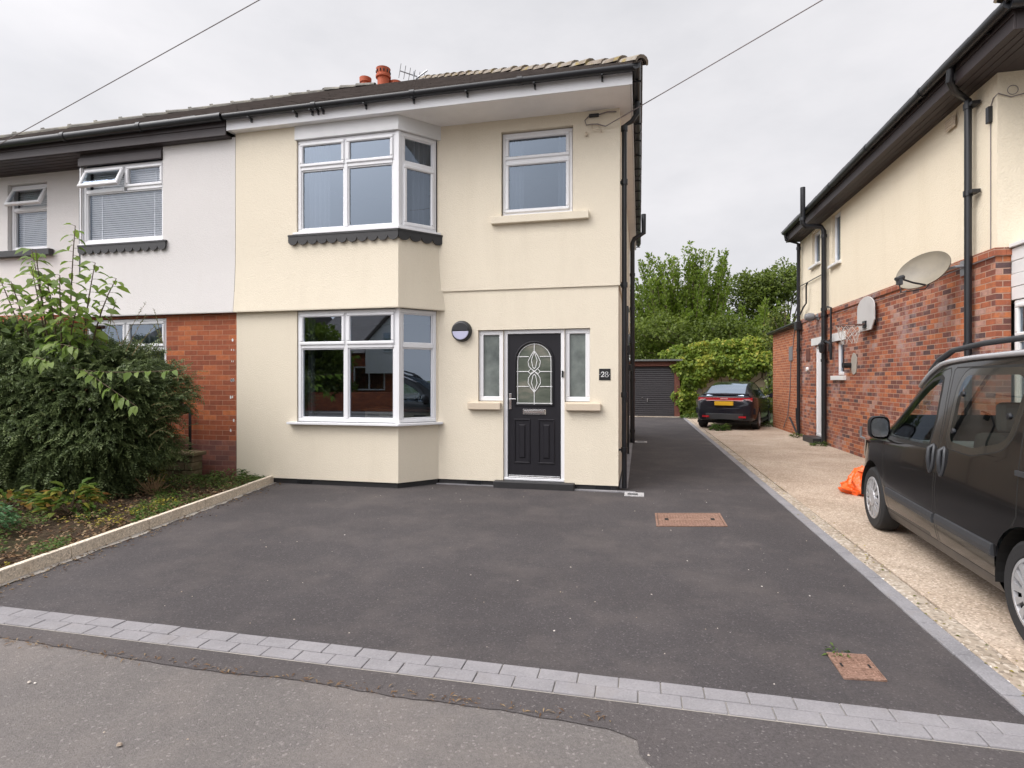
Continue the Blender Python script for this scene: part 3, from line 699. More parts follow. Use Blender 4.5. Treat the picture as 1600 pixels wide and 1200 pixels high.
for a,b_ in ((-2.375,-1.895),(-.985,-.505)):
    m=MB(); m.box(a,b_,7.585,7.70,1.085,1.185); m.build('window_sill','stone_sill',H,bevel=.01)
# rooms behind the glass
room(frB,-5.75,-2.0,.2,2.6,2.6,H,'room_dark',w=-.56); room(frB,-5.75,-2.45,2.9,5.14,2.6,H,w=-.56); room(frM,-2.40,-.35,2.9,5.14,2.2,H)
m=MB(); m.prism([(PX+.02,7.24,2.62),(BAYX-.05,7.24,2.62),(MX-.05,7.7,2.62),(CX-.05,7.7,2.62),(CX-.05,10,2.62),(PX+.02,10,2.62)],(0,0,.12)); m.build('floor','room_wall',H)
curtain(frB,-4.74,-4.42,3.4,5.0,-.2,H,folds=4); curtain(frA,.30,.52,3.4,5.0,-.2,H,folds=3); curtain(frM,-1.8,-1.62,3.5,5.0,-.22,H,folds=3); curtain(frM,-1.12,-.93,3.5,5.0,-.22,H,folds=3)
curtain(frB,-4.76,-4.66,.9,2.45,-.2,H,folds=2)
m=MB()
for i,(a,b_) in enumerate(((-4.35,-3.95),(-3.94,-3.54),(-3.53,-3.13))): m.box(a,b_,8.35,8.8,.4,1.0)
for a in (-4.2,-3.8,-3.4): m.box(a-.1,a+.1,8.335,8.352,.93,.945,1)
m.box(-4.4,-3.0,8.30,8.82,1.0,1.045,2); m.build('kitchen_cabinet',['kitchen','black_plastic','worktop'],H)
# fascia, soffit, gutters
m=MB(); m.box(-5.885,-.105,7.05,7.075,5.145,5.30); m.box(-.105,-.085,7.05,16.1,5.145,5.30)
for u in (-5.2,-2.86): m.box(u-.002,u+.002,7.048,7.052,5.145,5.3)
m.build('fascia','upvc',H,bevel=.004)
m=MB(); m.box(-5.885,-.108,7.077,7.70,5.150,5.165); m.box(-.30,-.108,7.702,16.1,5.150,5.165)
m.build('soffit','soffit',H)
m=MB(); m.box(-5.885,-5.83,7.077,7.7,5.146,5.30); m.build('fascia_end','upvc_dirty',H)
gutter(H,[(-5.86,6.975,5.315),(-.02,6.975,5.318)],.05)
gutter(H,[(-.03,6.93,5.318),(-.03,16.2,5.31)],.052)
m=MB()
for u in (-5.45,-4.72,-4.47,-4.38,-4.3,-3.65,-2.95,-2.2,-1.3,-.45): m.box(u-.010,u+.010,7.02,7.052,5.215,5.275); m.box(u-.012,u+.012,6.95,7.05,5.255,5.268)
for k in range(16): m.box(-.09,.025,7.2+k*.6,7.225+k*.6,5.245,5.262)
m.split('gutter_bracket','black_plastic',H)
half_roof(H,False,'slate_tile','hip_clay')
# pipes on the side wall
downpipe(H,[(-.03,7.75,5.26),(-.03,7.78,5.12),(-.10,7.79,5.02),(-.20,7.79,4.97),(-.20,7.79,.03)],.034,[(-.20,7.79,4.2),(-.20,7.79,2.80),(-.20,7.79,1.3),(-.2,7.79,.55),(-.2,7.79,4.93)])
m=MB()
for z in (4.2,2.80,.55): m.box(-.28,-.165,7.765,7.815,z-.012,z+.012)
m.split('pipe_bracket','black_plastic',H)
downpipe(H,[(-.16,13.6,.02),(-.16,13.6,4.75),(-.12,13.6,4.85),(.10,13.6,4.98),(.10,13.6,5.42)],.055,[(-.16,13.6,z) for z in (.3,1.5,2.4,3.2,4.0)],name='soil_pipe')
downpipe(H,[(-.22,11.5,.02),(-.22,11.5,2.2),(-.22,11.9,2.4),(-.22,12.6,2.5)],.022,name='waste_pipe')
downpipe(H,[(-.22,10.4,1.1),(-.22,10.4,2.1),(-.22,10.9,2.9),(-.22,12.5,3.0)],.02,name='waste_pipe')
m=MB(); m.box(-.27,-.16,10.1,10.25,1.95,2.12); m.box(-.27,-.14,11.0,11.12,1.68,1.8); m.box(-.27,-.17,12.1,12.2,2.3,2.42); m.split('meter_box','black_plastic',H,bevel=.01)
# chimney behind the ridge, three clay pots
ch=MB(); ch.box(-6.75,-5.5,12.2,12.95,6.5,8.2); ch.box(-6.80,-5.45,12.15,13.0,8.2,8.28); c=ch.build('chimney','brick_plum',H)
def pot(x,y,z,h,r,frill=False):
    p=MB(); p.lathe([(r*.98,0),(r*.9,h*.55),(r*.92,h*.68),(r*1.16,h*.70),(r*1.18,h*.76),(r*1.0,h*.79),(r*1.05,h*.95),(r*1.12,h),(r*.85,h),(r*.8,h*.5)] if frill else [(r*.95,0),(r*.88,h*.78),(r*1.08,h*.80),(r*1.12,h),(r*.85,h),(r*.8,h*.4)],(x,y,z),n=20)
    if frill:
        for k in range(12):
            a=2*PI*k/12; p.box(x+math.cos(a)*r*1.05-.012,x+math.cos(a)*r*1.05+.012,y+math.sin(a)*r*1.05-.012,y+math.sin(a)*r*1.05+.012,z+h*.84,z+h*.92,1)
    return p.build('chimney_pot',['terracotta','dark_hole'],c,smooth=True,auto=35,recalc=True)
pot(-6.50,12.5,8.28,.56,.13); pot(-6.03,12.5,8.28,.73,.155,True); pot(-5.80,12.7,8.28,.48,.14)
# ---------------------------------------------------------------- front door and its frame
F=MB(); d=-.05
cb(F,frM,-1.871,-1.815,.10,2.205,d-.06,d+.01,.006); cb(F,frM,-1.058,-1.003,.10,2.205,d-.06,d+.01,.006); cb(F,frM,-1.815,-1.058,2.150,2.205,d-.06,d+.01,.006); cb(F,frM,-1.86,-1.01,.096,.128,d-.08,d+.035,.006)
for a,b_ in ((-2.235,-1.872),(-1.002,-.655)): ringbar(F,frM,a,b_,1.205,2.205,.065,d-.06,d+.01,ch=.008)
DF=F.build('door_frame','upvc',H)
p=MB()
for a,b_ in ((-2.235,-1.872),(-1.002,-.655)): p.quad(frM(a+.05,d-.02,1.255),frM(b_-.05,d-.02,1.255),frM(b_-.05,d-.02,2.155),frM(a+.05,d-.02,2.155))
p.split('side_light_pane','glass_obscure',DF,recalc=False)
p=MB(); p.box(-1.80,-1.07,7.66-d-.012,7.66-d+.02,.128,.165); p.box(-1.80,-1.07,7.66-d-.03,7.66-d-.013,.130,.142); p.build('threshold','chrome',DF,bevel=.003)
p=MB(); cb(p,frM,-1.045,-1.020,1.54,1.63,d+.01,d+.03,.006); p.build('door_bell','black_plastic',DF)
D=MB(); x0,x1,zb,zt=-1.812,-1.062,.168,2.148; cx=(x0+x1)/2; gw=.268; gz0,gz1=1.15,1.77; dw=d-.012   # leaf
b=NB('door_black'); n=b.noise(40,4,.6,stretch=(1,1,.08)); M['door_black']=b.out(b.bsdf(b.mix(n,(.009,.008,.011),(.017,.016,.02)),.5,b.bump(n,.35,.004),0,.3))
inner=[(cx-gw,gz0),(cx+gw,gz0)]+[(cx+gw*math.cos(a),gz1+gw*math.sin(a)) for a in np.linspace(0,PI,17)]
# front face round the arched glass, built as strips
def facez(pts,w,mb,mi=0): mb.poly([frM(u,w,z) for u,z in pts],mi)
facez([(x0,zb),(x1,zb),(x1,gz0),(x0,gz0)],dw,D); facez([(x0,gz0),(cx-gw,gz0),(cx-gw,gz1),(x0,gz1)],dw,D); facez([(cx+gw,gz0),(x1,gz0),(x1,gz1),(cx+gw,gz1)],dw,D)
arc=[(cx+gw*math.cos(a),gz1+gw*math.sin(a)) for a in np.linspace(0,PI,17)]
for (a,za),(b_,zb_) in zip(arc,arc[1:]): facez([(a,za),(a,zt),(b_,zt),(b_,zb_)][::-1],dw,D)
facez([(x0,gz1),(cx-gw,gz1),(cx-gw,zt),(x0,zt)],dw,D); facez([(cx+gw,gz1),(x1,gz1),(x1,zt),(cx+gw,zt)],dw,D)
ring=[Vector(frM(u,dw+.004,z)) for u,z in inner]; D.tube(ring,.016,8,closed=True)
D.box(x0,x1,-(dw)+7.66+.04,-(dw)+7.66+.045,zb,zt)
for (a,b_) in ((x0+.085,cx-.055),(cx+.055,x1-.085)):      # raised lower panels
    ringbar(D,frM,a,b_,.33,.955,.022,dw-.002,dw+.012,ch=.008); cb(D,frM,a+.05,b_-.05,.385,.90,dw-.002,dw+.014,.035)
leaf=D.build('front_door','door_black',H,recalc=False)
g=MB(); facez([(cx-gw,gz0),(cx+gw,gz0)]+arc[1:-1]+[],dw-.010,g); g=MB(); facez([(cx-gw,gz0),(cx+gw,gz0)]+arc,dw-.010,g); g.build('door_glass','glass_door',leaf,recalc=False)
L=MB(); lw=dw-.006
def came(pts,r=.0055): L.tube([frM(u,lw,z) for u,z in pts],r,6)
g2=gw-.03
came([(cx-g2,gz0),(cx-g2,gz1)]+[(cx+g2*math.cos(a),gz1+g2*math.sin(a)) for a in np.linspace(PI,0,15)]+[(cx+g2,gz0)])
for z in (1.41,1.62,1.83): came([(cx-gw+.005,z),(cx-.08,z)]); came([(cx+.08,z),(cx+gw-.005,z)])
came([(cx-gw,1.175),(cx+gw,1.175)]); came([(cx,gz0),(cx,1.33)]); came([(cx,1.92),(cx,gz1+gw)])
for s in (-1,1):
    came([(cx,1.915),(cx+s*.05,1.84),(cx+s*.088,1.76),(cx+s*.075,1.69),(cx+s*.03,1.645),(cx-s*.04,1.60),(cx-s*.082,1.53),(cx-s*.088,1.46),(cx-s*.05,1.39),(cx,1.33)])
    came([(cx,1.90),(cx+s*.04,1.78),(cx+s*.02,1.68),(cx,1.66)]); came([(cx,1.345),(cx+s*.04,1.46),(cx+s*.02,1.56),(cx,1.585)])
    came([(cx+s*.085,1.62),(cx+s*.045,1.66),(cx,1.62),(cx+s*.045,1.58),(cx+s*.085,1.62)])
L.build('lead_cames','white_letter',leaf)
h=MB(); h.box(-1.797,-1.762,7.66-dw-.012,7.66-dw,1.09,1.31); h.tube([(-1.78,7.66-dw-.01,1.232),(-1.78,7.66-dw-.05,1.232),(-1.76,7.66-dw-.055,1.235),(-1.69,7.66-dw-.052,1.235)],.010,8); h.build('handle','chrome',leaf,bevel=.004)
h=MB(); cb(h,frM,cx-.165,cx+.165,1.015,1.095,dw,dw+.014,.008); cb(h,frM,cx-.145,cx+.145,1.028,1.080,dw+.014,dw+.022,.01); h.build('letter_box','chrome',leaf)
# ---------------------------------------------------------------- things fixed on the wall
T=thing('wall_lamp','round black bulkhead wall lamp with half-moon lens between bay window and door','lamp',(-2.475,7.66,2.2))
m=MB(); m.lathe([(0.0001,-.075),(.10,-.075),(.135,-.062),(.147,-.04),(.15,0)],(-2.475,7.66,2.2),'y',40); 
m.build('casing','lamp_black',T,smooth=True,auto=35)
m=MB(); pts=[(-2.475+.118*math.cos(a),2.195+.118*math.sin(a)) for a in np.linspace(PI,2*PI,19)]; m.prism([(u,7.66-.084,z) for u,z in pts],(0,.02,0)); m.build('lens','lamp_lens',T,bevel=.004)
m=MB(); pts=[(-2.475+.118*math.cos(a),2.2+.118*math.sin(a)) for a in np.linspace(0,PI,19)]; m.prism([(u,7.66-.09,z) for u,z in pts],(0,.03,0)); m.build('eyelid','lamp_black',T,bevel=.006)
T=thing('house_number_plaque','small square black plaque with white number 28 on cream wall','sign',(-.456,7.66,1.578))
m=MB(); m.box(-.533,-.379,7.652,7.661,1.500,1.655); m.build('plate','plaque',T,bevel=.003)
def strokes(pts,wid,mb,y):
    P=[Vector((a,0,b_)) for a,b_ in pts]
    for i in range(len(P)-1):
        t=(P[i+1]-P[i]).normalized(); n=Vector((-t.z,0,t.x)); a,b_=wid(i/(len(P)-1)),wid((i+1)/(len(P)-1))
        q=[P[i]-n*a-t*.0006,P[i+1]-n*b_+t*.0006,P[i+1]+n*b_+t*.0006,P[i]+n*a-t*.0006]; mb.poly([(v.x,y,v.z) for v in q])
m=MB(); y=7.6508; c0=(-.482,1.578)
two=[(c0[0]-.021,c0[1]+.012),(c0[0]-.018,c0[1]+.026),(c0[0]-.004,c0[1]+.034),(c0[0]+.010,c0[1]+.030),(c0[0]+.016,c0[1]+.018),(c0[0]+.012,c0[1]+.004),(c0[0]-.004,c0[1]-.014),(c0[0]-.022,c0[1]-.030)]
strokes(two,lambda t:.0028+.0035*math.sin(t*PI),m,y); strokes([(c0[0]-.023,c0[1]-.030),(c0[0]+.012,c0[1]-.030),(c0[0]+.021,c0[1]-.022)],lambda t:.0045-.002*t,m,y-.0002)
c1=(-.430,1.578)
for cz,rx,rz in ((.021,.0155,.016),(-.017,.0205,.0185)):
    for k in range(24):
        a,b_=2*PI*k/24,2*PI*(k+1)/24; w_=lambda t:.0024+.0030*abs(math.cos(t))**2
        m.poly([(c1[0]+(rx+s*w_(t))*math.cos(t),y,c1[1]+cz+(rz+s*.0022)*math.sin(t)) for t,s in ((a,-.7),(b_,-.7),(b_,.7),(a,.7))])
for u in (-.522,-.390): m.disc((u,y,1.578),.0045,'y',10)
m.build('numerals','white_letter',T,recalc=False)
T=thing('cable_bracket','black cable joint with drooping wire on cream wall under the eaves corner','cable',(-.6,7.64,5.0))
m=MB(); m.box(-.665,-.53,7.60,7.64,5.055,5.095); m.build('joint_box','black_plastic',T,bevel=.008)
m=MB(); m.tube([(-.53,7.62,5.08),(-.42,7.62,5.105),(-.30,7.63,5.10)],.008,6); m.tube([(-.665,7.62,5.075),(-.72,7.62,5.02),(-.70,7.62,4.955),(-.62,7.61,4.955),(-.55,7.61,4.95),(-.47,7.60,4.915),(-.44,7.59,4.90)],.007,6); m.build('wire','cable',T)
m=MB(); m.tube([(-.62,7.63,4.96),(-.62,7.60,4.87),(-.54,7.60,4.87),(-.54,7.63,4.96)],.006,6); m.lathe([(.012,0),(.02,.02),(.012,.04),(.018,.055),(0.001,.06)],(-.70,7.61,4.80),n=10); m.lathe([(.01,0),(.016,.015),(.01,.03)],(-.50,7.61,4.84),n=10); m.split('insulator','stone_sill',T)
T=thing('gully','square black gully grate in light surround at foot of front corner downpipe','gully',(-.1,7.55,0))
m=MB()
for a,b_,c_,d_ in ((-.19,.06,7.39,7.43),(-.19,.06,7.56,7.60),(-.19,-.15,7.43,7.56),(-.02,.06,7.43,7.56)): m.box(a,b_,c_,d_,-.03,.014)
m.build('surround','gully',T,bevel=.004)
m=MB(); m.box(-.15,-.02,7.43,7.56,-.03,.002)
for k in range(5): m.box(-.14+k*.025,-.128+k*.025,7.435,7.555,.002,.009)
m.build('grate','black_plastic',T)
T=thing('gully','light square gully surround at the foot of the far soil pipe beside the drive','gully',(0,13.9,0))
m=MB(); 
for a,b_,c_,d_ in ((-.12,.18,13.75,13.81),(-.12,.18,14.0,14.06),(-.12,-.06,13.81,14.0),(.12,.18,13.81,14.0)): m.box(a,b_,c_,d_,-.03,.012)
m.build('surround','gully',T,bevel=.004)
m=MB(); m.box(-.06,.12,13.81,14.0,-.03,.003); m.build('grate','black_plastic',T)
# aerial on the chimney
T=thing('tv_aerial','thin metal television aerial standing behind the roof ridge','aerial',(-5.0,12.7,8.0))
m=MB(); m.tube([(-5.35,12.7,7.0),(-5.33,12.7,8.98)],.016,8); m.build('mast','steel',T)
m=MB(); A0,A1=Vector((-5.60,12.5,8.92)),Vector((-5.05,12.95,8.86)); m.tube([A0,A1],.014,6)
for k in range(7):
    t=k/6; c_=A0.lerp(A1,t); l=.17-.06*t; m.tube([c_+Vector((.4*l,-.5*l,l*.7)),c_-Vector((.4*l,-.5*l,l*.7))],.007,5)
for s in (-1,1): m.tube([(-5.26,12.75,8.84),(-5.18+s*.16,12.8,8.88+.14*s)],.022,5)
m.build('elements','steel',T)
# ================================================================ ATTACHED NEIGHBOUR
N=thing('semi_detached_house','white rendered and orange brick attached house on the left with dark eaves and venetian blinds','house',(-9,11,0))
NB_X=-8.68; NM=-9.12; NC=2*PX-CX
LN=math.hypot(NB_X-NM,.46); frNA=Fr((NM,7.66,0),(NB_X-NM,-.46,0),(-.46,-(NB_X-NM),0))
m=MB()
wall(m,frB,NB_X,PX-.004,3.475,5.10,[(-8.68,-7.115,3.66,5.10)],.024,.11)
flare(frB,NB_X,PX-.004,[2.50,2.50]+[2.515+.06*i for i in range(17)],[0,.074]+[.024+.052*(1-i/16)**2 for i in range(17)],m)
for z in (2.56,): pass
wall(m,frNA,0,LN,2.5,5.10,(),.0)
wall(m,frM,NC,NM,2.45,5.10,[(-10.84,-9.965,3.76,4.93)],.02,.12)
m.quad((NC,7.64,2.4),(NC,15.96,2.4),(NC,15.96,5.1),(NC,7.64,5.1)); m.build('wall','render_white',N,recalc=False)
m=MB(); wall(m,frB,NB_X,PX-.004,-.05,2.505,[(-8.62,-7.08,.92,2.46)],-.004,.11); wall(m,frNA,0,LN,-.05,2.5,(),0); wall(m,frM,NC,NM,-.05,2.45,[(-10.9,-10,0,2.1)],0,.1)
m.quad((NC,7.66,0),(NC,15.96,0),(NC,15.96,2.4),(NC,7.66,2.4)); m.quad((NC,15.96,0),(PX,15.96,0),(PX,15.96,5.1),(NC,15.96,5.1)); m.build('brick_wall','brick_orange',N,recalc=False)
m=MB(); m.box(NB_X,PX-.006,7.195,7.22,-.05,.60); m.build('plinth','brick_plum',N)
m=MB()
for i in range(16):
    z=random.choice([.75,.9,1.05,1.25,1.5,1.62,1.78,1.95,2.1]); u=random.uniform(-5.94,-5.87); r=random.uniform(.008,.022)
    m.poly([(u+r*.7*math.cos(a)*random.uniform(.6,1.2),7.2015,z+r*1.3*math.sin(a)*random.uniform(.6,1.2)) for a in np.linspace(0,2*PI,9)[:-1]])
m.split('paint_splash','white_paint',N)
window(frB,-8.675,-7.118,3.665,4.89,N,topcols=(-7.86,),trans=4.50,w=-.02,open_first=True,glassm='glass_clear')
window(frM,-10.83,-9.975,3.77,4.92,N,trans=4.50,w=-.04,open_first=True,glassm='glass_clear')
window(frB,-8.615,-7.085,.925,2.455,N,cols=(-7.85,),trans=2.0,w=-.03)
room(frB,-8.9,-6.6,3.2,5.05,2,N,'room_wall'); room(frM,-11.2,-9.5,3.2,5.05,2,N,'room_wall'); room(frB,-8.9,-6.6,.3,2.48,2,N)
blinds(frB,-8.6,-7.16,3.70,4.47,-.10,N); blinds(frB,-8.6,-7.16,4.53,4.86,-.125,N); blinds(frM,-10.79,-10.0,3.80,4.47,-.14,N); blinds(frM,-10.79,-10.0,4.53,4.9,-.14,N); curtain(frB,-8.5,-7.15,.95,2.4,-.2,N,'curtain',12)
m=MB(); cb(m,frB,-8.735,-8.676,3.665,4.89,-.12,.004,.01); m.build('bay_corner_post','upvc',N)
m=MB(); m.box(-8.70,-7.10,7.155,7.2,3.632,3.664); m.build('window_sill','upvc',N,bevel=.005)
scallops(frB,-8.70,-7.03,3.625,N)
m=MB(); m.box(-11.1,-9.80,7.54,7.63,3.64,3.75); m.build('window_sill','black_paint',N,bevel=.006)
m=MB(); m.box(-8.70,-7.118,7.145,7.19,4.895,5.02); m.box(-8.68,-7.12,7.165,7.19,5.022,5.12); m.build('bay_fascia','brown_fascia',N,bevel=.004)
m=MB(); m.box(-11.5,-5.89,7.045,7.07,5.08,5.30); m.box(-11.5,-5.89,7.03,7.044,5.20,5.29); m.build('fascia','brown_fascia',N,bevel=.004)
m=MB(); m.box(-11.5,-5.89,7.072,7.72,5.075,5.10)
for k in range(5): m.box(-11.5,NB_X-.05,7.15+k*.1,7.156+k*.1,5.068,5.0745)
m.build('soffit','brown_fascia',N)
gutter(N,[(-5.89,6.97,5.315),(-11.6,6.97,5.285)],.062)
half_roof(N,True,'slate_tile','hip_grey')
m=MB(); m.box(-11.1,-8.82,6.82,7.62,-.05,2.36); m.build('porch','brick_orange',N)
m=MB(); x=-11.14
while x<-8.80: m.box(x,min(x+.225,-8.78)-.006,6.78,7.62,2.365,2.44); m.box(x,min(x+.225,-8.80)-.006,6.80,7.62,2.445,2.515); x+=.231
m.build('porch_coping','brick_ext',N,bevel=.012)
m=MB(); m.tube([(-6.85,7.185,1.12),(-6.72,7.16,1.12),(-6.63,7.15,1.09),(-6.60,7.15,1.0),(-6.60,7.15,.35)],.02,8); m.build('waste_pipe','black_paint',N,smooth=True)
T=thing('stone_wall','low mossy stone garden wall in front of the orange brickwork','wall',(-7.3,7.0,0))
m=MB(); z=-.05
for r,(hh) in enumerate((.13,.10,.12,.09)):
    x=-8.6
    while x<-6.33:
        L=random.uniform(.22,.5); e=min(x+L,-6.33); m.box(x+.004,e-.004,6.90+random.uniform(-.012,.012),7.10,z+.003,z+hh-.003); x=e
    z+=hh
m.build('stones','moss_stone',T,bevel=.012)
m=MB(); x=-8.65
while x<-6.28: e=min(x+random.uniform(.4,.6),-6.28); m.box(x+.004,e-.004,6.86,7.13,z+.003,z+.06); x=e
m.build('coping','moss_stone',T,bevel=.015)

# ================================================================ HOUSE ON THE RIGHT
Rh=thing('detached_house','house on the right with multi-tone red brick below and old cream render above','house',(6,12,0))
RX=4.2; frR=Fr((RX,0,0),(0,-1,0),(-1,0,0)); Y0,Y1=7.9,16.35
def hy(a,b,c,d): return (-a,-b,c,d)          # hole given by far Y, near Y, z0, z1
m=MB(); wall(m,frR,-Y1,-Y0,-.05,3.0,[hy(15.05,14.42,.12,2.33),hy(13.58,13.03,1.60,2.35)],0,.10)
m.quad((RX,Y0,-.05),(RX+.16,Y0,-.05),(RX+.16,Y0,3.0),(RX,Y0,3.0)); m.build('brick_wall','brick_multi',Rh,recalc=False)
m=MB(); m.box(RX-.028,RX+.10,Y0-.028,Y1+.02,3.0,3.1); m.box(RX+.10,RX+.2,Y0-.028,Y0+.1,3.0,3.1); m.build('corbel_course','brick_multi',Rh,bevel=.006)
m=MB(); wall(m,frR,-Y1,-Y0,3.10,5.24,[hy(15.35,14.72,4.33,5.16),hy(13.87,13.32,4.07,5.20)],-.02,.10)
m.quad((RX+.02,Y0,3.1),(10.5,Y0,3.1),(10.5,Y0,5.24),(RX+.02,Y0,5.24)); m.quad((RX,Y1,-.05),(10.5,Y1,-.05),(10.5,Y1,5.24),(RX,Y1,5.24)); m.quad((10.5,Y0,-.05),(10.5,Y1,-.05),(10.5,Y1,5.24),(10.5,Y0,5.24)); m.build('wall','render_old',Rh,recalc=False)
m=MB(); wall(m,frR,-19.45,-Y1-.002,-.05,2.95,(),.005); m.quad((RX-.005,19.45,-.05),(8,19.45,-.05),(8,19.45,2.95),(RX-.005,19.45,2.95)); m.build('extension_wall','brick_ext',Rh,recalc=False)
m=MB(); m.box(RX-.09,8.1,Y1+.03,19.55,2.955,3.06); m.tube([(RX-.13,16.3,3.03),(RX-.13,19.55,2.99)],.045,8); m.build('extension_roof','black_plastic',Rh,bevel=.006)
for (a,b_,c_,d_) in ((15.35,14.72,4.33,5.16),(13.87,13.32,4.07,5.20)):
    window(frR,-a+.01,-b_-.01,c_+.01,d_-.01,Rh,w=-.075)
    room(frR,-a-.3,-b_+.3,c_-.3,5.22,1.5,Rh,w=-.15)
    m=MB(); m.box(RX-.06,RX+.08,b_-.06,a+.06,c_-.055,c_+.0); m.build('window_sill','white_paint',Rh,bevel=.006)
window(frR,-13.57,-13.04,1.61,2.34,Rh,w=-.06); room(frR,-13.9,-12.7,1.2,2.5,1.5,Rh,'room_dark',w=-.15)
m=MB(); m.box(RX-.06,RX+.05,12.92,13.72,1.50,1.595); m.build('window_sill','white_paint',Rh,bevel=.008)
for a,b_ in ((15.32,14.28),(13.85,12.95)):
    m=MB(); m.box(RX-.012,RX+.04,b_,a,2.352,2.53); m.build('lintel','white_paint',Rh,bevel=.005)
m=MB(); ringbar(m,frR,-15.05,-14.42,.14,2.33,.06,-.10,-.03); cb(m,frR,-14.99,-14.48,.2,2.27,-.09,-.05,.01); o=m.build('side_door','upvc',Rh)
m=MB(); cb(m,frR,-14.53,-14.505,1.0,1.2,-.05,-.02,.005); m.build('handle','chrome',o)
m=MB(); m.box(RX-.25,RX+.02,14.3,15.15,-.03,.14); m.build('door_step','black_paint',Rh,bevel=.01)
# eaves
m=MB(); m.box(3.86,3.885,6.95,16.40,5.21,5.43); m.box(3.886,11,6.95,6.975,5.21,5.43); m.box(3.84,3.859,6.93,16.4,5.36,5.43); m.build('fascia','brown_fascia',Rh,bevel=.004)
m=MB(); m.box(3.886,RX+.06,6.98,16.40,5.215,5.235); m.box(RX+.062,11,6.98,7.95,5.215,5.235)
for k in range(3): m.box(3.96+k*.09,3.965+k*.09,7.0,16.3,5.209,5.2145)
m.build('soffit','brown_fascia',Rh)
gutter(Rh,[(3.78,6.87,5.45),(3.78,16.25,5.44)],.062); gutter(Rh,[(3.78,6.87,5.45),(11,6.87,5.45)],.062)
m=MB()
for k in range(12): m.box(3.80,3.86,7.3+k*.8,7.325+k*.8,5.38,5.42)
m.split('gutter_bracket','black_plastic',Rh)
m=MB(); A,B=(3.74,6.83,5.47),(3.74,16.4,5.47); C1,D1=(7.4,10.5,7.67),(7.4,12.8,7.67); slope(m,B,A,D1,C1,gauge=.2); slope(m,A,(11.1,6.83,5.47),C1,C1,gauge=.2)
for q in ((A,C1,D1,B),(A,(11.1,6.83,5.47),C1),(B,D1,(11.1,16.4,5.47)),((11.1,6.83,5.47),(11.1,16.4,5.47),D1,C1)): m.poly([(p[0],p[1],p[2]-.02) for p in q])
r=m.build('roof','slate_tile',Rh,recalc=False); h=MB(); hip_tiles(h,A,C1,step=.04); h.build('hip_tiles','hip_clay',r,recalc=False)
# pipes
px=RX-.075
downpipe(Rh,[(3.80,8.05,5.40),(3.80,8.08,5.26),(3.92,8.2,5.17),(px,8.33,5.10),(px,8.33,.1)],.042,[(px,8.33,z) for z in (5.02,3.9,1.95)])
m=MB(); 
for z in (5.02,3.9,1.95): m.box(px-.02,RX,8.20,8.33,z-.02,z+.02)
m.split('pipe_bracket','black_plastic',Rh)
downpipe(Rh,[(px,14.1,.05),(px,14.1,4.92),(px-.06,14.1,5.02),(3.74,14.1,5.05),(3.68,14.1,5.12),(3.68,14.1,5.95)],.055,[(px,14.1,z) for z in (1.95,2.38,3.0,3.12)]+[(3.68,14.1,5.22),(px,14.1,4.8)],name='soil_pipe')
downpipe(Rh,[(px,13.95,2.38),(px,13.62,2.30),(px,13.62,2.15),(px,13.62,1.95)],.03,name='waste_pipe'); downpipe(Rh,[(px,13.85,3.15),(px,13.62,3.1),(px,13.62,2.3)],.022,name='waste_pipe')
downpipe(Rh,[(3.80,16.2,5.40),(3.82,16.2,5.25),(px,16.2,5.12),(px,16.2,.05)],.045,[(px,16.2,z) for z in (5.0,2.3,3.0)]); m=MB(); m.box(px-.09,px+.07,16.1,16.32,2.82,3.06); m.build('hopper','black_plastic',Rh,bevel=.02)
downpipe(Rh,[(px,16.1,3.2),(px,15.75,3.38),(px,15.5,3.45),(px,15.5,3.9),(px,15.4,3.95)],.02,name='waste_pipe'); downpipe(Rh,[(RX-.02,16.2,4.0),(RX-.02,14.15,3.98)],.012,name='waste_pipe')
downpipe(Rh,[(px,16.35,.06),(px-.02,16.8,.35),(px,17.1,.45)],.025,name='waste_pipe'); downpipe(Rh,[(px,16.25,.10),(px,16.4,.5),(px,16.4,.75)],.022,name='waste_pipe')
downpipe(Rh,[(px,11.9,.62),(px,11.9,.42),(px,11.6,.40),(px,10.0,.40)],.024,name='waste_pipe',mat='steel')
# front bay, just in frame: brick, window, white boards
m=MB(); m.box(RX+.17,9,7.25,7.88,-.05,1.15); m.build('bay_wall','brick_multi',Rh)
m=MB()
for k in range(4): m.box(RX+.16-.004*(k%2),9,7.24,7.895,2.46+k*.155,2.46+k*.155+.151)
m.box(RX+.12,9.05,7.18,7.868,3.085,3.13); m.build('bay_boards','white_paint',Rh,bevel=.006)
frRb=Fr((RX+.17,0,0),(0,-1,0),(-1,0,0)); window(frRb,-7.86,-7.27,1.17,2.45,Rh,trans=2.0,w=.0,mat='white_paint'); frRf=Fr((0,7.25,0),(1,0,0),(0,-1,0)); window(frRf,RX+.2,8.9,1.17,2.45,Rh,cols=(5.4,6.6,7.8),trans=2.0,w=.0,mat='white_paint'); room(frRf,RX+.3,8.9,1.17,2.45,1.8,Rh,'room_dark',w=-.1)
m=MB(); m.box(RX-.024,RX-.015,8.75,9.0,4.96,5.12)
for k in range(4): m.box(RX-.034,RX-.024,8.77,8.98,4.975+k*.036,4.99+k*.036)
m.build('vent_grille','stone_sill',Rh)
m=MB(); m.lathe([(.05,-.16),(.055,-.16),(.055,0),(.09,0)],(RX-.0,12.62,1.80),'x',16); m.disc((RX-.15,12.62,1.80),.05,'x',16); m.build('boiler_flue','black_plastic',Rh); 
m=MB(); pts=[(RX-.004,12.45+.17*math.cos(a)*random.uniform(.85,1.1),1.84+.22*math.sin(a)*random.uniform(.85,1.1)) for a in np.linspace(0,2*PI,15)[:-1]]; m.prism(pts,(-.01,0,0)); m.build('flue_patch','mortar',Rh)
